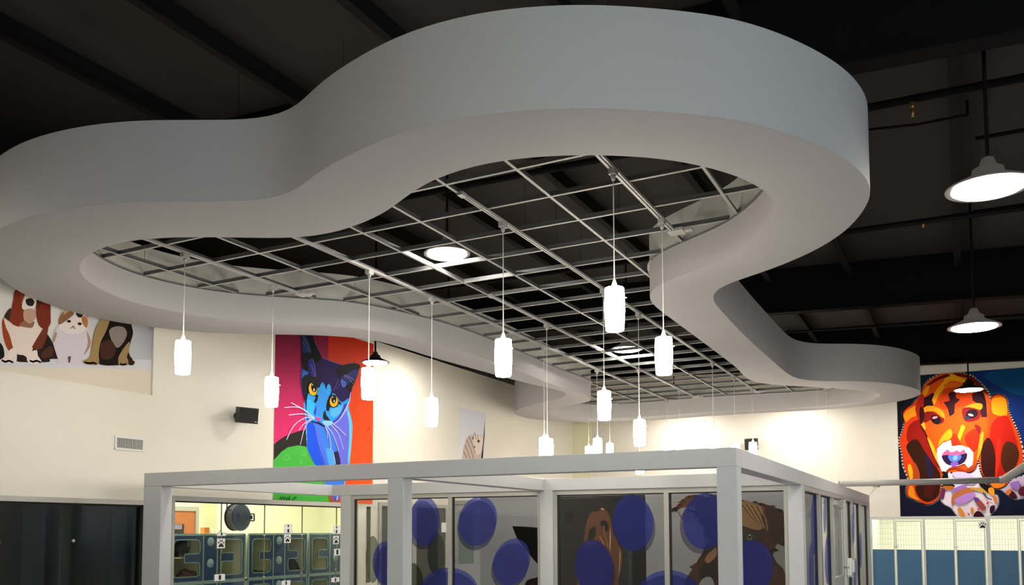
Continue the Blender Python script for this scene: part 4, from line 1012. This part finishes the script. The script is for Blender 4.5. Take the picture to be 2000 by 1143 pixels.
pts = [c3(345, 1072), c3(349, 1060), c3(354, 1062), c3(359, 1070), c3(364, 1076), c3(367.5, 1079.5),  # rump .. head
       c3(344, 1080, .03), c3(344, 1087, .03), c3(344, 1080, -.03), c3(345, 1087, -.03),
       c3(357, 1078, .03), c3(351, 1086, .03), c3(355, 1078, -.03), c3(349, 1087, -.03), c3(340, 1084), c3(335, 1086)]
edges = [(0, 1), (1, 2), (2, 3), (3, 4), (4, 5), (0, 6), (6, 7), (0, 8), (8, 9), (3, 10), (10, 11), (3, 12), (12, 13), (0, 14), (14, 15)]
skin('body', pts, edges, [.065, .07, .062, .05, .042, .022, .025, .015, .025, .015, .02, .014, .02, .014, .018, .012], M_FUR, t, 2, 1)
hp = c3(364, 1074)
m = MB()
for dx in (-.028, .028):
    b = hp + Vector((dx, .015, .028)); m.hexa([b + Vector((-.016, -.012, -.012)), b + Vector((.016, -.012, -.012)), b + Vector((.012, .018, -.010)), b + Vector((-.012, .018, -.010)), b + Vector((0, .030, .026)), b + Vector((.002, .030, .026)), b + Vector((.002, .034, .026)), b + Vector((0, .034, .026))])
m.build('ears', M_FUR, t)
m = MB(); q0, q1 = yc(330) + .03, yc(396.5) - .03; zsh = c3(350, 1088).z
m.box(XC - .6, XC - .03, q0, q1, zsh - .015, zsh - .002)
tag(m.build('cage_shelf', M_OLIVE, origin=(XC - .3, q0, zsh)), 'shelf inside the upper left cage under the black cat', 'shelf')
p = W(354, 1083, 'x', XC - .15); m = MB(); m.lathe([(.0, 0), (.03, 0), (.042, .022), (.038, .022), (.028, .005), (.0, .005)], (XC - .14, p.y + .02, zsh - .002), 20)
tag(m.build('food_bowl', M_STEEL, origin=(XC - .14, p.y, zsh)), 'small shiny bowl in front of the black cat', 'bowl')
# bedding heaps
def heap(x, y, w, h, material, name, label, cat, seed, depth=.3):
    p = W(x, y, 'x', XC - .25); rnd = random.Random(seed); bm = bmesh.new()
    bmesh.ops.create_icosphere(bm, subdivisions=4, radius=1)
    ph = [rnd.uniform(0, 6) for _ in range(6)]
    for v in bm.verts:
        c = v.co; k = 1 + .18 * math.sin(5 * c.x + ph[0]) * math.sin(6 * c.y + ph[1]) + .10 * math.sin(11 * c.y + ph[2] + 4 * c.z)
        v.co = Vector((c.x * depth * .5 * k, c.y * w * .5 * k, max(-.02, c.z) * h * k))
    for f in bm.faces: f.smooth = True
    me = bpy.data.meshes.new(name); bm.to_mesh(me); bm.free(); me.materials.append(material)
    o = bpy.data.objects.new(name, me); COL.objects.link(o); o.location = (XC - .25, p.y, zB + .022)
    tag(o, label, cat)
M_TOW1 = mat('red_patterned_cloth', (.20, .09, .07), .9, noise=.7, nscale=22)
M_TOW2 = mat('green_fleece', (.05, .13, .03), .95, noise=.4, nscale=20)
M_TOW3 = mat('brown_fleece', (.14, .10, .05), .95, noise=.4, nscale=20)
heap(368, 1120, .42, .13, M_TOW1, 'blanket', 'crumpled red patterned blanket in the upper left cage', 'blanket', 1)
heap(446, 1120, .16, .04, M_TOW3, 'towel', 'small brown towel in the second upper cage door', 'towel', 2)
heap(503, 1114, .30, .07, M_TOW2, 'green_blanket', 'crumpled green blanket in the middle bank upper cage', 'blanket', 3)
heap(566, 1106, .26, .26, M_FUR, 'sleeping_cat', 'dark cat curled up behind the middle bank right door', 'cat', 4)
heap(628, 1112, .14, .03, mat('teal_fleece', (.03, .16, .15), .9), 'teal_towel', 'small teal towel in the right bank upper cage', 'towel', 5)
# hose reel on the wall (hung in front of the back wall)
XH = XW - .9
p = W(465, 1010.5, 'x', XH); rr = abs(W(465, 984, 'x', XH).z - W(465, 1038, 'x', XH).z) / 2
t = thing('hose_reel', 'dark blue round hose reel hanging behind the glass above the cat cages', 'hose reel', p)
m = MB(); m.lathe([(.0, .07), (rr * .9, .07), (rr, .06), (rr, .05), (rr * .9, .055)], p, 40, 'x'); m.build('front_flange', M_REEL, t)
m = MB(); m.lathe([(rr * .9, -.075), (rr, -.07), (rr, -.08), (rr * .9, -.09), (.0, -.09)], p, 40, 'x'); m.build('rear_flange', M_REEL, t)
m = MB(); m.lathe([(rr * .88, -.07), (rr * .92, -.04), (rr * .88, -.01), (rr * .92, .02), (rr * .88, .05)], p, 40, 'x'); m.build('hose', M_HOSE, t)
m = MB(); m.box(p.x + .07, p.x + .085, p.y - .02, p.y + rr * 1.05, p.z - .03, p.z + .03); m.box(p.x + .07, p.x + .10, p.y - rr * .35, p.y + rr * .4, p.z - rr * .25, p.z + rr * .25); m.build('support_arm', M_REEL, t)
m = MB(); zz = p.z
for s_, a in ((-1, .75), (1, .0)):
    yy = p.y + s_ * rr * (1.0 if s_ > 0 else .98); zc = zz + rr * a
    m.tube((p.x + .05, yy, zc - .05), (p.x + .05, yy + s_ * .08, zc - .05), .011); m.tube((p.x + .05, yy + s_ * .08, zc - .05), (p.x + .05, yy + s_ * .08, zc + .05), .011); m.tube((p.x + .05, yy, zc + .05), (p.x + .05, yy + s_ * .08, zc + .05), .011)
m.build('guide_handles', M_REEL, t)
m = MB(); m.tube((p.x - .09, p.y, p.z), (p.x - .09, p.y, 3.3), .02); m.build('ceiling_hanger', M_REEL, t)
# small things on the cage tops
zt_ = zA + .012
for x, w, h, mt, nm, lab in ((400, .09, .07, mat('orange_card', (.6, .2, .04), .6), 'orange_box', 'small orange box on top of the left cages'), (410, .05, .05, M_WHITE, 'white_jar', 'small white jar on top of the left cages beside the orange box'), (417, .04, .06, M_PAPER, 'white_bottle', 'small white bottle on top of the left cages'), (428, .07, .05, M_GALV, 'grey_tub', 'small grey tub on top of the left cages beside the hose reel')):
    q = W(x, 1040, 'x', XC - .2); m = MB()
    if nm == 'orange_box': m.box(q.x - .04, q.x + .04, q.y - w / 2, q.y + w / 2, zt_, zt_ + h); m.box(q.x - .042, q.x + .042, q.y - w / 2 - .002, q.y + w / 2 + .002, zt_ + h, zt_ + h + .012)
    else: m.lathe([(w / 2, 0), (w / 2, h * .7), (w * .3, h * .85), (w * .3, h), (.0, h)], (q.x, q.y, zt_), 16)
    tag(m.build(nm, mt, origin=(q.x, q.y, zt_)), lab, nm.split('_')[1])

# ================================================================ BOOTH FRAME
ZB1, ZB0 = EYE + .622, EYE + .476
BW = .155
XL0, XM0, XR1 = -7.90, -4.672, -1.489
YF0, YI0 = 6.8, 9.92
booth = thing('booth_frame', 'grey steel post and beam portal frame of the glass animal booth', 'frame', ((XL0 + XR1) / 2, YF0, 0))
def part_box(nm, b, material=M_FRAME, parent=None):
    m = MB(); m.box(*b); o = m.build(nm, material, parent or booth)
    bv = o.modifiers.new('bevel', 'BEVEL'); bv.width = .004; bv.segments = 2
    return o
for x0, x1 in ((XL0, -7.63), (XM0, -4.50), (-1.642, XR1)): part_box('post', (x0, x1, YF0, YF0 + BW, 0, ZB0))
part_box('front_beam', (XL0, XR1, YF0, YF0 + BW, ZB0, ZB1))
for x0, x1 in ((-7.60, -7.44), (-4.56, -4.39), (-1.642, XR1)): part_box('post', (x0, x1, YI0, YI0 + BW, 0, ZB0))
part_box('side_beam', (XL0, XL0 + BW, YF0 + BW, YI0, ZB0, ZB1))
part_box('middle_beam', (XM0 + .02, XM0 + .02 + BW, YF0 + BW, YI0, ZB0, ZB1))
YE = 17.7
part_box('right_beam', (-1.642, XR1, YF0 + BW, YI0, ZB0, ZB1)); part_box('right_beam', (-1.642, XR1, YI0 + BW, YE, ZB0, ZB1))
part_box('inner_beam', (XL0, XR1, YI0, YI0 + BW, ZB0, ZB1))
part_box('post', (-1.642, XR1, YE - BW, YE, 0, ZB0))
part_box('back_beam', (-4.6, -1.642, YE - BW, YE, ZB0, ZB1))
ys_post = W(1652, 1050, 'x', XR1).y
part_box('post', (-1.642, XR1, ys_post, ys_post + .13, 0, ZB0))

# ---- glazed partition facing the camera
YG = YI0 + .05
part = thing('glass_partition', 'glazed booth partition with blue film dots facing the camera', 'glass partition', ((-7.4 - 1.64) / 2, YG, 0))
def xg(px, py=1050): return W(px, py, 'y', YG).x
bays = [(-7.44, -4.56, [(876 + 884) / 2]), (-4.39, -1.642, [1303])]
fw = .045
for x0, x1, mull in bays:
    m = MB(); m.box(x0, x1, YG - .02, YG + .07, ZB0 - .055, ZB0); m.box(x0, x0 + fw, YG - .02, YG + .07, 0, ZB0 - .055); m.box(x1 - fw, x1, YG - .02, YG + .07, 0, ZB0 - .055)
    for mm in mull: m.box(xg(mm) - .028, xg(mm) + .028, YG - .02, YG + .07, 0, ZB0 - .055)
    m.build('bay_frame', M_ALU, part)
    edges_ = [x0 + fw] + [xg(mm) for mm in mull] + [x1 - fw]
    for k in range(len(edges_) - 1):
        a = edges_[k] + (.028 if k else 0); b = edges_[k + 1] - (.028 if k < len(edges_) - 2 else 0)
        m = MB(); m.box(a, a + .02, YG, YG + .03, .05, ZB0 - .06); m.box(a, b, YG, YG + .03, ZB0 - .068, ZB0 - .055); m.build('gasket', M_GASK, part)
        m = MB(); m.box(a + .02, b, YG + .012, YG + .020, .05, ZB0 - .068); m.build('glass_pane', M_GLASSB, part)
def film(ax, c, cx, cy, rx, ry, rot, material, off, parent, clipx=None):
    a = math.radians(rot); P = []
    for k in range(40):
        t_ = 2 * math.pi * k / 40
        x = cx + rx * math.cos(t_) * math.cos(a) - ry * math.sin(t_) * math.sin(a); y = cy + rx * math.cos(t_) * math.sin(a) + ry * math.sin(t_) * math.cos(a)
        w = W(x, y, ax, c); P.append(w)
    if clipx:
        q = clip([(w.x, w.z) for w in P], (clipx[0], clipx[1], .1, 3)); P = [Vector((u, c, v)) for u, v in q]
    if len(P) < 3: return
    o = Vector((0, off, 0)) if ax == 'y' else Vector((off, 0, 0))
    m = MB(); m.prism([w + o for w in P], (0, .0006, 0) if ax == 'y' else (.0006, 0, 0)); m.build('film_dot_or_shade', material, parent)
CL = {'a': (-7.38, xg(880) - .03), 'b': (xg(880) + .05, -4.61), 'c': (-4.32, xg(1303) - .03), 'd': (xg(1303) + .05, -1.69)}
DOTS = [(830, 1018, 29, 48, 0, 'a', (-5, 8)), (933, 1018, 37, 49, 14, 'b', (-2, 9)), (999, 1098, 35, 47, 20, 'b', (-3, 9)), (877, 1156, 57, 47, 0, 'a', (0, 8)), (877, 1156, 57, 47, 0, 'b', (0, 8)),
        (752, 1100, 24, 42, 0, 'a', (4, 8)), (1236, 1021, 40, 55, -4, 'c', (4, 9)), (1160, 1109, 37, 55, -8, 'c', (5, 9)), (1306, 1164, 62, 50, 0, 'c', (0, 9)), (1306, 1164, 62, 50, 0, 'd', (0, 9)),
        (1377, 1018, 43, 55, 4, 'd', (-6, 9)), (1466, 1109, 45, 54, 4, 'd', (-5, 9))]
for cx, cy, rx, ry, rot, cl, sh in DOTS:
    film('y', YG + .010, cx, cy, rx, ry, rot, M_FILM, 0, part, CL[cl])
    film('y', YG + .022, cx + sh[0], cy + sh[1], rx, ry, rot, M_DOTSHADE, 0, part, CL[cl])  # shifted darker copy: the dot's shadow and reflection drawn as a second film
for cx, cy, rx, ry, cl in ((728, 1093, 14, 46, 'a'), (852, 1082, 17, 42, 'a'), (806, 1150, 22, 50, 'a')):
    film('y', YG + .024, cx, cy, rx, ry, 0, M_FILM3, 0, part, CL[cl])
m = MB(); a = W(862, 1021, 'y', YG), W(871, 1040, 'y', YG); m.box(a[0].x, a[1].x, YG + .004, YG + .011, a[1].z, a[0].z)
tag(m.build('light_switch_plate', M_WHITE, origin=a[0]), 'small white plate on the booth glass left of the mullion', 'plate')

# ---- right-hand glazed side with door
XG = XR1 - .075
sp = thing('glass_side_partition', 'narrow-looking right side of the booth with mullions, blue dots and a glass door', 'glass partition', (XG, 13.5, 0))
def yg(px, py=1050): return W(px, py, 'x', XR1).y
mulls = [1605, 1630, 1665, 1686, 1697]
m = MB(); m.box(XG - .02, XG + .07, YI0 + BW, YE - BW, ZB0 - .055, ZB0)
m.box(XG - .02, XG + .07, YI0 + BW, YI0 + BW + .05, 0, ZB0 - .055); m.build('head_frame', M_ALU, sp)
yms = []
for px in (1605, 1630, 1668, 1684):
    yy = yg(px); yms.append(yy)
    m = MB(); m.box(XG - .02, XG + .07, yy - .03, yy + .03, 0, ZB0 - .055); m.build('mullion', M_ALU, sp)
edg = [YI0 + BW + .05] + [yms[0], yms[1]]
for a, b in ((YI0 + BW + .05, yms[0] - .03), (yms[0] + .03, yms[1] - .03), (ys_post + .13, yms[2] - .03), (yms[2] + .03, yms[3] - .03), (yms[3] + .03, YE - BW)):
    if b - a < .05: continue
    m = MB(); m.box(XG + .01, XG + .018, a, b - .03, .05, ZB0 - .06); m.build('glass_pane', M_GLASS, sp)
    m = MB(); m.box(XG, XG + .03, b - .04, b, .05, ZB0 - .055); m.box(XG, XG + .03, a, b, ZB0 - .068, ZB0 - .055); m.build('gasket', M_GASK, sp)
for cx, cy, rx, ry in ((1590.5, 1024, 6.5, 60), (1610.8, 1004, 2.6, 38), (1616.5, 1094, 5.5, 48), (1585, 1110, 5, 50), (1598, 1150, 5, 40)):
    film('x', XG + .02, cx, cy, rx, ry, 0, M_FILM, 0, sp)
for cx, cy, rx, ry in ((1667.5, 1020, 2, 42), (1681, 1075, 2, 36), (1671, 1125, 2.5, 35)):
    film('x', XG + .075, cx, cy, rx, ry, 0, M_FILM, 0, sp)
# door leaf
yd0, yd1 = yms[1] + .04, ys_post - .02
m = MB(); zt_ = ZB0 - .075
m.box(XG + .0, XG + .05, yd0, yd0 + .09, .02, zt_); m.box(XG + .0, XG + .05, yd1 - .09, yd1, .02, zt_); m.box(XG + .0, XG + .05, yd0 + .09, yd1 - .09, zt_ - .1, zt_); m.box(XG + .0, XG + .05, yd0 + .09, yd1 - .09, .9, 1.1)
d = m.build('door', M_ALU, sp)
m = MB(); m.box(XG + .02, XG + .028, yd0 + .09, yd1 - .09, 1.1, zt_ - .1); m.build('door_glass', M_GLASSB, d)
m = MB(); m.box(XG + .05, XG + .10, yd0 + .1, yd0 + .4, zt_ - .075, zt_ - .02); m.bar((XG + .10, yd0 + .3, zt_ - .02), (XG + .2, yd0 + .5, zt_ + .01), .02, .012); m.bar((XG + .2, yd0 + .5, zt_ + .01), (XG + .06, yd0 + .68, zt_ + .03), .02, .012); m.build('door_closer', M_GALV, d)
ph = W(1640, 1114, 'x', XG + .1)
m = MB(); m.tube((XG + .05, yd1 - .05, ph.z), (XG + .11, yd1 - .05, ph.z), .012); m.tube((XG + .11, yd1 - .05, ph.z), (XG + .11, yd1 - .19, ph.z), .012); m.build('door_handle', M_STEEL, d)
p = W(1660, 1089, 'x', XR1); q = W(1665, 1121, 'x', XR1)
t = thing('hand_sanitizer_dispenser', 'white hand sanitizer dispenser on the booth side post', 'dispenser', (XR1, p.y, q.z))
yy = ys_post + .065
m = MB(); m.box(XR1, XR1 + .07, yy - .065, yy + .065, q.z, p.z); o = m.build('housing', M_WHITE, t); bv = o.modifiers.new('b', 'BEVEL'); bv.width = .018; bv.segments = 3
m = MB(); m.box(XR1 + .07, XR1 + .10, yy - .055, yy + .055, q.z + .05, p.z - .02); o = m.build('front_cover', M_WHITE, t); bv = o.modifiers.new('b', 'BEVEL'); bv.width = .012; bv.segments = 3
m = MB(); m.box(XR1 + .02, XR1 + .09, yy - .04, yy + .04, q.z - .015, q.z); m.build('push_bar', M_GALV, t)

# ---- inside the booth: partition walls and murals at the back
YM = 12.6
def xm(px): return W(px, 1050, 'y', YM).x
zp = EYE + .60
m = MB(); m.box(xm(938), -1.66, YM, YM + .08, 0, W(1200, 967, 'y', YM).z); struct(m.build('wall_booth_back', M_GREYP))
# grey panel with door at its left
m = MB(); za = W(900, 985, 'y', YM).z; m.box(xm(888), xm(938), YM, YM + .05, 0, za)
d = struct(m.build('door_2', M_GREYP))
m = MB(); m.box(xm(884), xm(888), YM - .03, YM + .06, 0, za + .06); m.box(xm(884), xm(940), YM - .03, YM + .06, za, za + .06); m.build('door_frame', M_ALU, d)
m = MB(); m.box(xm(896), xm(925), YM - .008, YM, W(900, 1100, 'y', YM).z, W(900, 998, 'y', YM).z); m.build('door_window', mat('pale_green_glass', (.22, .27, .24), .2), d)
m = MB(); q = W(885.5, 1093, 'y', YM); m.lathe([(.02, 0), (.02, -.03), (.0, -.04)], (xm(890), YM - .0, q.z), 12, 'y'); m.build('door_handle', M_STEEL, d)
# dark glazed doorway on the left wall beyond the cat room, seen through the booth
def yl(px): return W(px, 1000, 'x', XW).y
za = W(760, 989, 'x', XW).z; t = thing('corridor_doorway', 'dark glazed doorway on the left wall seen through the booth glass', 'doorway', (XW, yl(805), 0))
m = MB(); m.box(XW, XW + .03, yl(738), yl(873), za, za + .06); m.box(XW, XW + .03, yl(738), yl(743), 0, za); m.box(XW, XW + .03, yl(868), yl(873), 0, za); m.box(XW, XW + .03, yl(803), yl(811), 0, za); m.build('frame', M_ALU, t)
for a, b in ((743, 803), (811, 868)):
    m = MB(); m.box(XW, XW + .012, yl(a), yl(b), .05, za); m.build('glass_leaf', mat('dark_olive_glass', (.05, .056, .045), .25), t)
m = MB(); m.box(XW + .002, XW + .02, yl(716), yl(722), .9, za - .02); tag(m.build('dark_reveal', M_GASK, origin=(XW, yl(719), 1.5)), 'narrow dark upright slot on the left wall beside the booth post', 'slot')
def mural(name, label, r, setup):
    t = thing(name, label, 'mural', ((r[0] + r[1]) / 2, YM, r[2]))
    board(t, 'y', YM - .012, r, .01); A = Art('y', YM - .012, r); setup(A, r); A.finish(t)
ztop = W(1200, 967, 'y', YM).z - .005
def black_cat(A, r):
    A.grad(*r, '#8c8e90', '#8c8e90', '#9a9ca0', '#9a9ca0', 2)
    A.poly([(1000.6, 1028), (1020, 1028.6), (1055, 1031), (1075, 1036), (1095, 1060), (1095, 1145), (1062, 1150), (1056, 1108), (1041, 1092), (1028, 1075), (1010, 1052)], '#0e0e0f', sm=False)
    A.poly([(1025, 1145), (1030, 1134), (1045, 1129), (1075, 1125), (1095, 1180), (1020, 1180)], '#2a1c1a')
    A.poly([(1045, 1040), (1070, 1042), (1080, 1060), (1060, 1060)], '#202428')
mural('black_cat_mural', 'grey mural with a big black cat ear behind the booth glass', (xm(938) + .01, xm(1094), .3, ztop), black_cat)
def hound(A, r):
    A.grad(*r, '#1a1c1a', '#1c1e1c', '#23261f', '#1e201e', 3)
    c = lambda L: [(1080 + .1689 * x, 950 + .1689 * y) for x, y in L]
    A.poly(c([(360, 620), (385, 440), (430, 320), (480, 293), (520, 292), (560, 253), (600, 262), (645, 320), (672, 400), (700, 540), (760, 670), (805, 790), (790, 960), (755, 1080), (735, 1200), (300, 1200), (330, 900)]), '#66402b')
    A.poly(c([(430, 500), (490, 465), (495, 560), (450, 620), (405, 620), (415, 550)]), '#1e1a16'); A.poly(c([(550, 410), (600, 395), (640, 440), (640, 520), (600, 515), (560, 460)]), '#1e100e')
    A.poly(c([(500, 620), (560, 660), (640, 770), (700, 960), (690, 1140), (600, 900), (520, 740)]), '#50301f'); A.poly(c([(660, 470), (672, 560), (665, 780), (655, 700)]), '#c8a880', sm=False); A.poly(c([(770, 700), (785, 790), (775, 960), (758, 1060), (770, 880)]), '#b08860', sm=False)
    A.line(c([(590, 460), (600, 560), (640, 700)]), .02, '#a87850'); A.line(c([(540, 580), (600, 680)]), .02, '#a87850'); A.poly(c([(560, 255), (590, 262), (585, 275), (560, 268)]), '#c0a89c')
    A.ell(1080 + .1689 * 190, 950 + .1689 * 360, 9, 10, '#100f10'); A.ell(1108, 1043, 5, 5, '#121212')
mural('hound_mural', 'dark mural of a brown long-eared hound behind the booth glass', (xm(1094.5), xm(1262), .3, ztop), hound)
SHG = [(1316, 998), (1341, 969), (1375, 968), (1400, 966), (1455, 978), (1510, 988), (1534, 1004), (1545, 1040), (1530, 1066), (1510, 1078), (1525, 1108), (1362, 1098), (1378, 1075), (1384, 1052), (1378, 1035), (1372, 1015), (1362, 1000), (1340, 994)]
def fur(A, edge, n, cols, L, seed):
    rnd = random.Random(seed); m_ = len(edge)
    cx, cy = sum(p[0] for p in edge) / m_, sum(p[1] for p in edge) / m_
    for k in range(n):
        i = rnd.randrange(m_ - 1); t_ = rnd.random()
        x = edge[i][0] * (1 - t_) + edge[i + 1][0] * t_; y = edge[i][1] * (1 - t_) + edge[i + 1][1] * t_
        dx, dy = x - cx, y - cy; d_ = math.hypot(dx, dy) or 1; l = rnd.uniform(4, 12)
        ex, ey = x + dx / d_ * l * .6 + rnd.uniform(-2, 2), y + dy / d_ * l * .5 + rnd.uniform(1, 6)
        A.line([(x - dx / d_ * 6, y - dy / d_ * 6), (x, y), (ex, ey)], rnd.uniform(.008, .02), rnd.choice(cols))
    for k in range(n):
        i = rnd.randrange(m_); f = rnd.uniform(.1, .9)
        x = cx + (edge[i][0] - cx) * f; y = cy + (edge[i][1] - cy) * f
        A.line([(x, y), (x + rnd.uniform(-3, 5), y + rnd.uniform(4, 9)), (x + rnd.uniform(-5, 8), y + rnd.uniform(10, 18))], rnd.uniform(.006, .014), rnd.choice(cols))
def shaggy(A, r):
    A.grad(*r, '#868a8a', '#8c9090', '#a2a4a6', '#a0a2a4', 2)
    A.poly([(1316, 998), (1320, 990), (1330, 980), (1341, 969), (1358, 966), (1375, 970), (1385, 980), (1360, 986), (1345, 990), (1330, 993)], '#6c442c', sm=False)
    A.poly([(1365, 975), (1400, 966), (1430, 972), (1455, 978), (1480, 985), (1510, 988), (1534, 1004), (1548, 1030), (1545, 1060), (1530, 1066), (1518, 1062), (1510, 1078), (1520, 1100), (1533, 1118), (1548, 1130), (1548, 1200), (1315, 1200), (1340, 1130), (1352, 1112), (1346, 1108), (1362, 1098), (1375, 1078), (1386, 1055), (1378, 1042), (1380, 1030), (1370, 1020), (1370, 1005), (1358, 992)], '#4a2d1d', sm=False)
    fur(A, SHG, 110, ('#4a2d1d', '#3a2216', '#5c3a24'), .16, 5)
    A.poly([(1446, 985), (1460, 980), (1490, 990), (1500, 1010), (1488, 1035), (1460, 1030), (1446, 1020)], '#8c6a48'); A.poly([(1500, 993), (1530, 1006), (1540, 1045), (1518, 1062), (1500, 1035), (1488, 1015)], '#321c14')
    for k in range(9): A.line([(1450 + k * 5, 984 + k), (1462 + k * 5, 1000 + k * 2), (1480 + k * 3, 1022 + k * 2)], .012, '#b08a60' if k % 2 else '#54351f')
    A.poly([(1446, 1035), (1470, 1036), (1490, 1045), (1480, 1056), (1450, 1058)], '#2f3026'); A.ell(1466.5, 1049, 5, 5.6, '#9a8a5c'); A.ell(1466.5, 1048, 4, 4.6, '#1a1c14'); A.ell(1466.5, 1045.5, 2, 1.2, '#d8dcd8')
    A.poly([(1370, 1110), (1390, 1095), (1400, 1100), (1400, 1125), (1375, 1135)], '#241a12'); A.poly([(1380, 1090), (1400, 1070), (1402, 1085), (1386, 1100)], '#8c6a4c'); A.poly([(1530, 1075), (1512, 1082), (1525, 1105), (1548, 1112), (1548, 1080)], '#8e908c')
    A.poly([(1370, 1137), (1395, 1132), (1400, 1200), (1360, 1200)], '#8e9090')
mural('shaggy_dog_mural', 'grey mural of a shaggy brown dog behind the right booth glass', (xm(1262.5), -1.67, .3, ztop), shaggy)
# ================================================================ DUCT PIPE BEHIND THE BOOTH
YPp = 18.6
a = W(1640, 943.5, 'y', YPp); b = W(1959, 940, 'y', YPp); a.z = b.z = (a.z + b.z) / 2
e = W(2030, 893, 'y', YPp - 1.6); rP = .058
t = thing('grey_pipe', 'long grey pipe crossing in front of the hound painting with an elbow at right', 'pipe', (a.x, YPp, a.z))
m = MB(); m.tube(a, b, rP, n=20); m.build('straight_run', M_DUCT, t)
m = MB(); m.tube(b - Vector((.06, 0, 0)), b, rP * 1.15, n=20); m.build('coupling', M_DUCT, t)
m = MB(); m.tube(b + (e - b) * .04, e, rP * 1.2, n=20); m.build('angled_run', M_DUCT, t)
m = MB(); q = W(1735, 946, 'y', YPp)
for dx in (0, .07): m.tube((q.x + dx - .9, YPp, a.z), (q.x + dx - .88, YPp, a.z), rP * 1.08, n=20)
m.build('pipe_clamps', M_GALV, t)
m = MB(); q = W(1712, 953, 'y', YPp); q2 = W(1699, 965, 'x', -1.5); m.tube((q.x, YPp, a.z - rP - .01), (-1.5, YE - .05, ZB1 - .02), .006); m.tube((q.x - .06, YPp, a.z - rP - .01), (q.x + .06, YPp, a.z - rP - .01), .014); m.build('stay_rod', M_GALV, t)
# ================================================================ KENNELS
m = MB(); m.box(XK0 - .1, XK1 + .1, YF + 3.0, YF + 3.1, 0, 2.9); m.box(XK0 - .1, XK0, YF + .2, YF + 3.0, 0, 2.9); m.box(XK1, XK1 + .1, YF + .2, YF + 3.0, 0, 2.9); m.box(XK0, XK1, YF + .2, YF + 3.0, 2.8, 2.9)
struct(m.build('wall_kennel_room', mat('pale_cream_kennel_wall', (.86, .86, .72), .8)))
YK = YF - .05
def xk(px, py=1060): return W(px, py, 'y', YK).x
z_top = ZK
zbl = W(1850, 1074.5, 'y', YK).z
def kennel(pa, pb, pc, last, label):
    """fixed panel pa..pb, gate pb..pc"""
    xa, xb, xc = pa, pb, pc
    t = thing('kennel_front', label, 'kennel', ((xa + xc) / 2, YK, 0), 'kennel fronts under the hound painting')
    m = MB(); w = .028
    m.box(xa, xc, YK - .02, YK + .02, z_top - .035, z_top); m.box(xa, xa + w * 1.6, YK - .025, YK + .025, 0, z_top - .035); m.box(xb - .02, xb, YK - .02, YK + .02, 0, z_top - .035)
    m.build('frame', M_GALV, t)
    m = MB(); m.box(xa + w * 1.6, xb - .02, YK - .005, YK + .005, .08, zbl); m.build('side_panel', M_KBLUE, t)
    m = MB()
    n = int((xb - xa - .06) / .05)
    for k in range(1, n): m.tube((xa + .045 + k * .05, YK, zbl), (xa + .045 + k * .05, YK, z_top - .035), .0022, n=5)
    for k in range(1, 6): m.tube((xa + .045, YK, zbl + k * (z_top - zbl) / 6), (xb - .02, YK, zbl + k * (z_top - zbl) / 6), .0022, n=5)
    m.build('wire_mesh', M_GALV, t)
    g0, g1, gz = xb + .012, xc - .015, z_top - .06
    m = MB(); f = .022
    m.box(g0, g0 + f, YK - .018, YK + .012, .06, gz); m.box(g1 - f, g1, YK - .018, YK + .012, .06, gz); m.box(g0 + f, g1 - f, YK - .018, YK + .012, gz - f, gz); m.box(g0 + f, g1 - f, YK - .018, YK + .012, .06, .06 + f)
    g = m.build('gate', M_GALV, t)
    m = MB(); m.box(g0 + f, g1 - f, YK - .005, YK + .005, .082, zbl); m.build('gate_panel', M_KBLUE, g)
    m = MB(); n = int((g1 - g0) / .05)
    for k in range(1, n): m.tube((g0 + k * .05, YK, zbl), (g0 + k * .05, YK, gz - f), .0022, n=5)
    for k in range(1, 6): m.tube((g0 + f, YK, zbl + k * (gz - zbl) / 6), (g1 - f, YK, zbl + k * (gz - zbl) / 6), .0022, n=5)
    m.build('gate_mesh', M_GALV, g)
    m = MB(); zz = W(1748, 1068, 'y', YK).z; m.box(xb - .03, g0 + .05, YK - .035, YK - .018, zz - .012, zz + .012); m.build('latch', M_STEEL, g)
    return t
e0, e1, e2, e3, e4 = XK0, xk(1748), xk(1803), xk(1865), xk(1930)
W2 = e4 - e2
kennel(e0, e1, e2, 0, 'kennel front with blue lower panels next to the booth end')
kennel(e2, e3, e4 - .03, 0, 'kennel front with a paw print sign on its gate, under the painted hound')
kennel(e4, xk(1990), xk(1990) + .55, 0, 'kennel front at the right edge of the photo')
kennel(xk(1990) + .56, xk(1990) + 1.15, xk(1990) + 1.7, 0, 'kennel front just beyond the right edge of the photo')
m = MB(); m.box(e4 - .03, e4 + .0, YK - .01, YK + .25, 0, z_top); struct(m.build('trim_3', M_GALV))
m = MB(); m.box(XK0 - .02, XK1, YF - .03, YF + .0, z_top, z_top + .03); struct(m.build('trim_4', M_GALV))
a, b = W(1911, 1019, 'y', YK - .02), W(1927.5, 1033, 'y', YK - .02)
t = thing('paw_sign', 'white card with a dark paw print on the kennel gate under the hound painting', 'sign', (a + b) / 2, 'paw print signs')
m = MB(); m.box(a.x, b.x, YK - .023, YK - .020, b.z, a.z); m.build('card', M_PAPER, t)
m = MB(); paw(m, a, b, YK - .0236, 'y'); m.build('print', M_INK, t)
